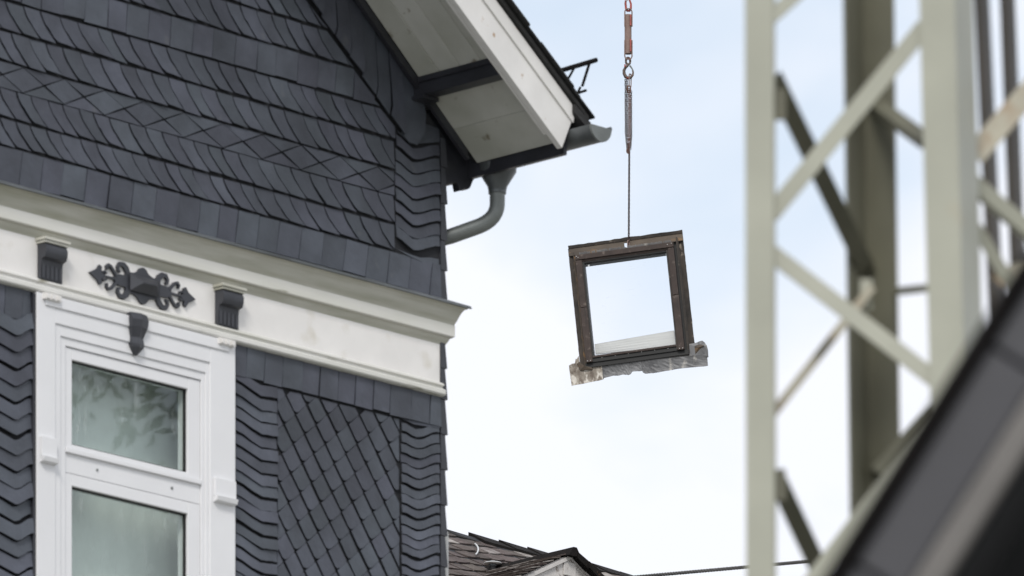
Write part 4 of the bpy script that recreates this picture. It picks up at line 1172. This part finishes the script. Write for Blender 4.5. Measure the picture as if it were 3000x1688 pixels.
# ridge slates
s = -1.9
while s < 3.4:
    w = random.uniform(0.26, 0.34)
    dz = random.uniform(-0.008, 0.010)
    MB().hexa([(s, VRID - 0.10, rz_(VRID - 0.10) + 0.012), (s + w * 1.08, VRID - 0.10, rz_(VRID - 0.10) + 0.006), (s + w * 1.08, VRID + 0.05, zR + 0.002), (s, VRID + 0.05, zR + 0.010),
               (s, VRID - 0.10, rz_(VRID - 0.10) + 0.026 + dz), (s + w * 1.08, VRID - 0.10, rz_(VRID - 0.10) + 0.018 + dz), (s + w * 1.08, VRID + 0.05, zR + 0.034 + dz), (s, VRID + 0.05, zR + 0.046 + dz)]).build('ridge_slate', M_fridge, main)
    s += w
# cross gable: ridge along v, front at v = 0
s_r, z_r = FF(1730, 1686, 0.0)
dk = (apex_z - z_r) / (s_r - 0.0)          # rake slope of the right side
s_l, z_l = FF(1512, 1688, 0.0)
dkl = (apex_z - z_l) / (0 - s_l)
dk = dkl = (dk + dkl) / 2
gw = 1.4
gb = MB()
gf = [(-gw, apex_z - 0.012 - dk * gw), (0, apex_z - 0.012), (gw, apex_z - 0.012 - dk * gw), (gw, apex_z - 2.2), (-gw, apex_z - 2.2)]
gb.loft([(s, 0.02, z) for s, z in gf], [(s, 1.6, z) for s, z in gf])
gab = gb.build('cross_gable', M_fwhite, far)
def rake_band(off0, off1, v0, v1, m, name, sd_, par, cut0=0.0):
    mb = MB()
    for sg_ in sd_:
        a = [(sg_ * 0.0, apex_z - off0), (sg_ * gw, apex_z - off0 - dk * gw), (sg_ * gw, apex_z - off1 - dk * gw), (sg_ * 0.0, apex_z - off1)]
        mb = MB().loft([(s, v0, z) for s, z in a], [(s, v1, z) for s, z in a]); mb.build(name, m, par)
rake_band(0.014, 0.135, -0.020, 0.019, M_fwhite, 'rake_board', (1, -1), gab)
rake_band(0.020, 0.045, -0.036, -0.0205, M_fwhite, 'rake_moulding', (1, -1), gab)
rake_band(0.195, 0.225, -0.010, 0.0195, M_fwhite, 'panel_moulding', (1, -1), gab)
rake_band(0.245, 0.258, -0.004, 0.0195, M_fwhite, 'panel_moulding', (1, -1), gab)
MB().box((-0.055, -0.030, apex_z - 0.15), (0.055, -0.0205, apex_z - 0.062)).build('apex_block', M_fwhite, gab, bevel=0.004)
# roof of the cross gable, built up of slate courses on both slopes
for sg_ in (-1, 1):
    cr = MB()
    pts = [(0, apex_z - 0.03), (sg_ * gw, apex_z - 0.03 - dk * gw), (sg_ * gw, apex_z - 0.008 - dk * gw), (0, apex_z - 0.008)]
    cr.loft([(s, 0.03, z) for s, z in pts], [(s, 1.8, z) for s, z in pts])
    ro_ = cr.build('gable_roof', M_fridge, gab)
    kx = 0.0
    nr = Vector((sg_ * dk, 0, 1)).normalized()
    step = 0.062
    for r_ in range(16):
        a0 = 0.03 + r_ * step; a1 = a0 + step * 1.25
        v = -0.04 + random.uniform(-0.015, 0.008)
        while v < 1.3:
            L_ = random.uniform(0.16, 0.26)
            def q3(s_, v_, l): return Vector((sg_ * s_, v_, apex_z - 0.008 - dk * s_)) + nr * l
            q_ = [q3(a0, v, 0.002), q3(a0, v + L_ - 0.006, 0.002), q3(a1 + random.uniform(-0.006, 0.006), v + L_ - 0.006, 0.016), q3(a1 + random.uniform(-0.006, 0.006), v, 0.016 + random.uniform(0, 0.005))]
            o = MB().loft(q_, [p_ + nr * 0.007 for p_ in q_]).build('slate', M_lichen if (random.random() < (0.55 if v < 0.5 else 0.2)) else M_fslate, ro_, origin=q_[0])
            v += L_
v = -0.075
while v < 1.5:
    L_ = random.uniform(0.24, 0.32); dz = random.uniform(-0.003, 0.004)
    MB().hexa([(-0.055, v, apex_z - 0.006 - dk * 0.055), (0.055, v, apex_z - 0.006 - dk * 0.055), (0.055, v + L_, apex_z - 0.006 - dk * 0.055), (-0.055, v + L_, apex_z - 0.006 - dk * 0.055),
               (-0.015, v, apex_z + 0.020 + dz), (0.015, v, apex_z + 0.020 + dz), (0.015, v + L_, apex_z + 0.016 + dz), (-0.015, v + L_, apex_z + 0.016 + dz)]).build('ridge_slate', M_fridge, gab)
    v += L_ - 0.01
# verge slates on the right rake
for r_ in range(10):
    a0 = 0.02 + r_ * 0.095; a1 = a0 + 0.11
    z0, z1 = apex_z - dk * a0, apex_z - dk * a1
    d = random.uniform(-0.012, 0.012)
    MB().hexa([(a0, -0.078 + d, z0 - 0.032), (a1, -0.078 + d, z1 - 0.040), (a1, 0.2, z1 - 0.036), (a0, 0.2, z0 - 0.030), (a0, -0.078 + d, z0 + 0.008), (a1, -0.078 + d, z1 + 0.014), (a1, 0.2, z1 + 0.014), (a0, 0.2, z0 + 0.008)]).build('verge_slate', M_fridge, gab)
# roof vent
vp = on_roof(1444, 1668)
def far_px(px, py, v): s, z = FF(px, py, v); return (s, v, z)
vv = vp.y - 0.16
c_top = Vector(far_px(1443.5, 1648, vv))
um2 = YF / F
ve = MB()
def ringv(z, r): return [(c_top.x + r * math.cos(2 * math.pi * k / 20), c_top.y + r * math.sin(2 * math.pi * k / 20), z) for k in range(20)]
ve.rings([ringv(c_top.z - 11 * um2, 12 * um2), ringv(c_top.z - 3 * um2, 11 * um2)]); 
vent = ve.build('roof_vent', M_zinc_dark, far, smooth=True)
MB().rings([ringv(c_top.z - 4.5 * um2, 24 * um2), ringv(c_top.z - 3.0 * um2, 26.5 * um2), ringv(c_top.z - 1.0 * um2, 25 * um2), ringv(c_top.z + 3.0 * um2, 10 * um2)]).build('vent_cap', M_galv, vent, smooth=True)
MB().rings([ringv(c_top.z - 21 * um2, 10 * um2), ringv(c_top.z - 11 * um2, 10 * um2)]).build('vent_neck', M_rubber, vent, smooth=True)
# curved snow hooks
def shook(pts):
    q_ = [on_roof(*p_) + nrm * 0.03 for p_ in pts]
    mb = MB(); wv = Vector((1, 0, 0)) * (2.0 * um2 / 0.7)
    mb.rings([[p_ - wv, p_ + wv, p_ + wv + nrm * 0.006, p_ - wv + nrm * 0.006] for p_ in q_])
    mb.build('snow_hook', M_galv, far)
shook([(1386, 1607), (1390, 1611), (1394, 1617), (1395.5, 1625), (1393, 1633), (1388, 1639.5)])
shook([(1736, 1676), (1740, 1680), (1744, 1686), (1746, 1694)])

# ================================================================== POWER CABLE
cab = empty('power_cable', P(2200, 1655, 61.0))
tag(cab, 'thin twisted dark cable running past the mast to the far roof', 'cable')
co_ = cab.location.copy()
pa, pb = P(1846, 1692, 63.2), P(6200, 1300, 48.0)
for ph in (0, 2.1, 4.2):
    pts = []; n = 700
    for i in range(n + 1):
        t = i / n; p_ = pa.lerp(pb, t); p_ = p_ + Vector((0, 0, 0.0))
        a = ph + t * 2 * math.pi * 138; r = 0.0058
        pts.append(p_ + Vector((0.0, math.cos(a) * r, math.sin(a) * r)) - co_)
    MB().tube(pts, 0.0062, 5).build('strand', M_cable, cab, smooth=True)

# ================================================================== TREE beside the house (mirrored in the window)
tree = empty('broadleaf_tree', (17.0, 46.5, 0))
tag(tree, 'leafy green tree mirrored in the upper pane of the white window', 'tree')
MB().tube([(0, 0, 0), (0.1, 0, 4), (0, 0.1, 9), (0.1, 0, 18)], [0.4, 0.32, 0.22, 0.08], 10).build('trunk', M_bark, tree, smooth=True)
cr = MB(); rr_ = random.Random(5)
for i in range(34000):
    a, b, c = [rr_.gauss(0, 1) for _ in range(3)]
    n_ = math.sqrt(a * a + b * b + c * c); rad = rr_.random() ** 0.4
    clump = 1 + 0.25 * math.sin(a / n_ * 5 + 1) * math.sin(b / n_ * 6) * math.sin(c / n_ * 5)
    p_ = Vector((a / n_ * 4.6 * rad * clump, b / n_ * 4.8 * rad * clump, 20.15 + c / n_ * 3.4 * rad * clump))
    u = Vector([rr_.gauss(0, 1) for _ in range(3)]).normalized(); w = u.orthogonal().normalized(); sz = rr_.uniform(0.04, 0.09)
    cr.add([p_ - u * sz, p_ + w * sz * 0.5, p_ + u * sz, p_ - w * sz * 0.5], [(0, 1, 2, 3)])
cro = cr.build('crown', M_leaf, tree); cro['kind'] = 'stuff'
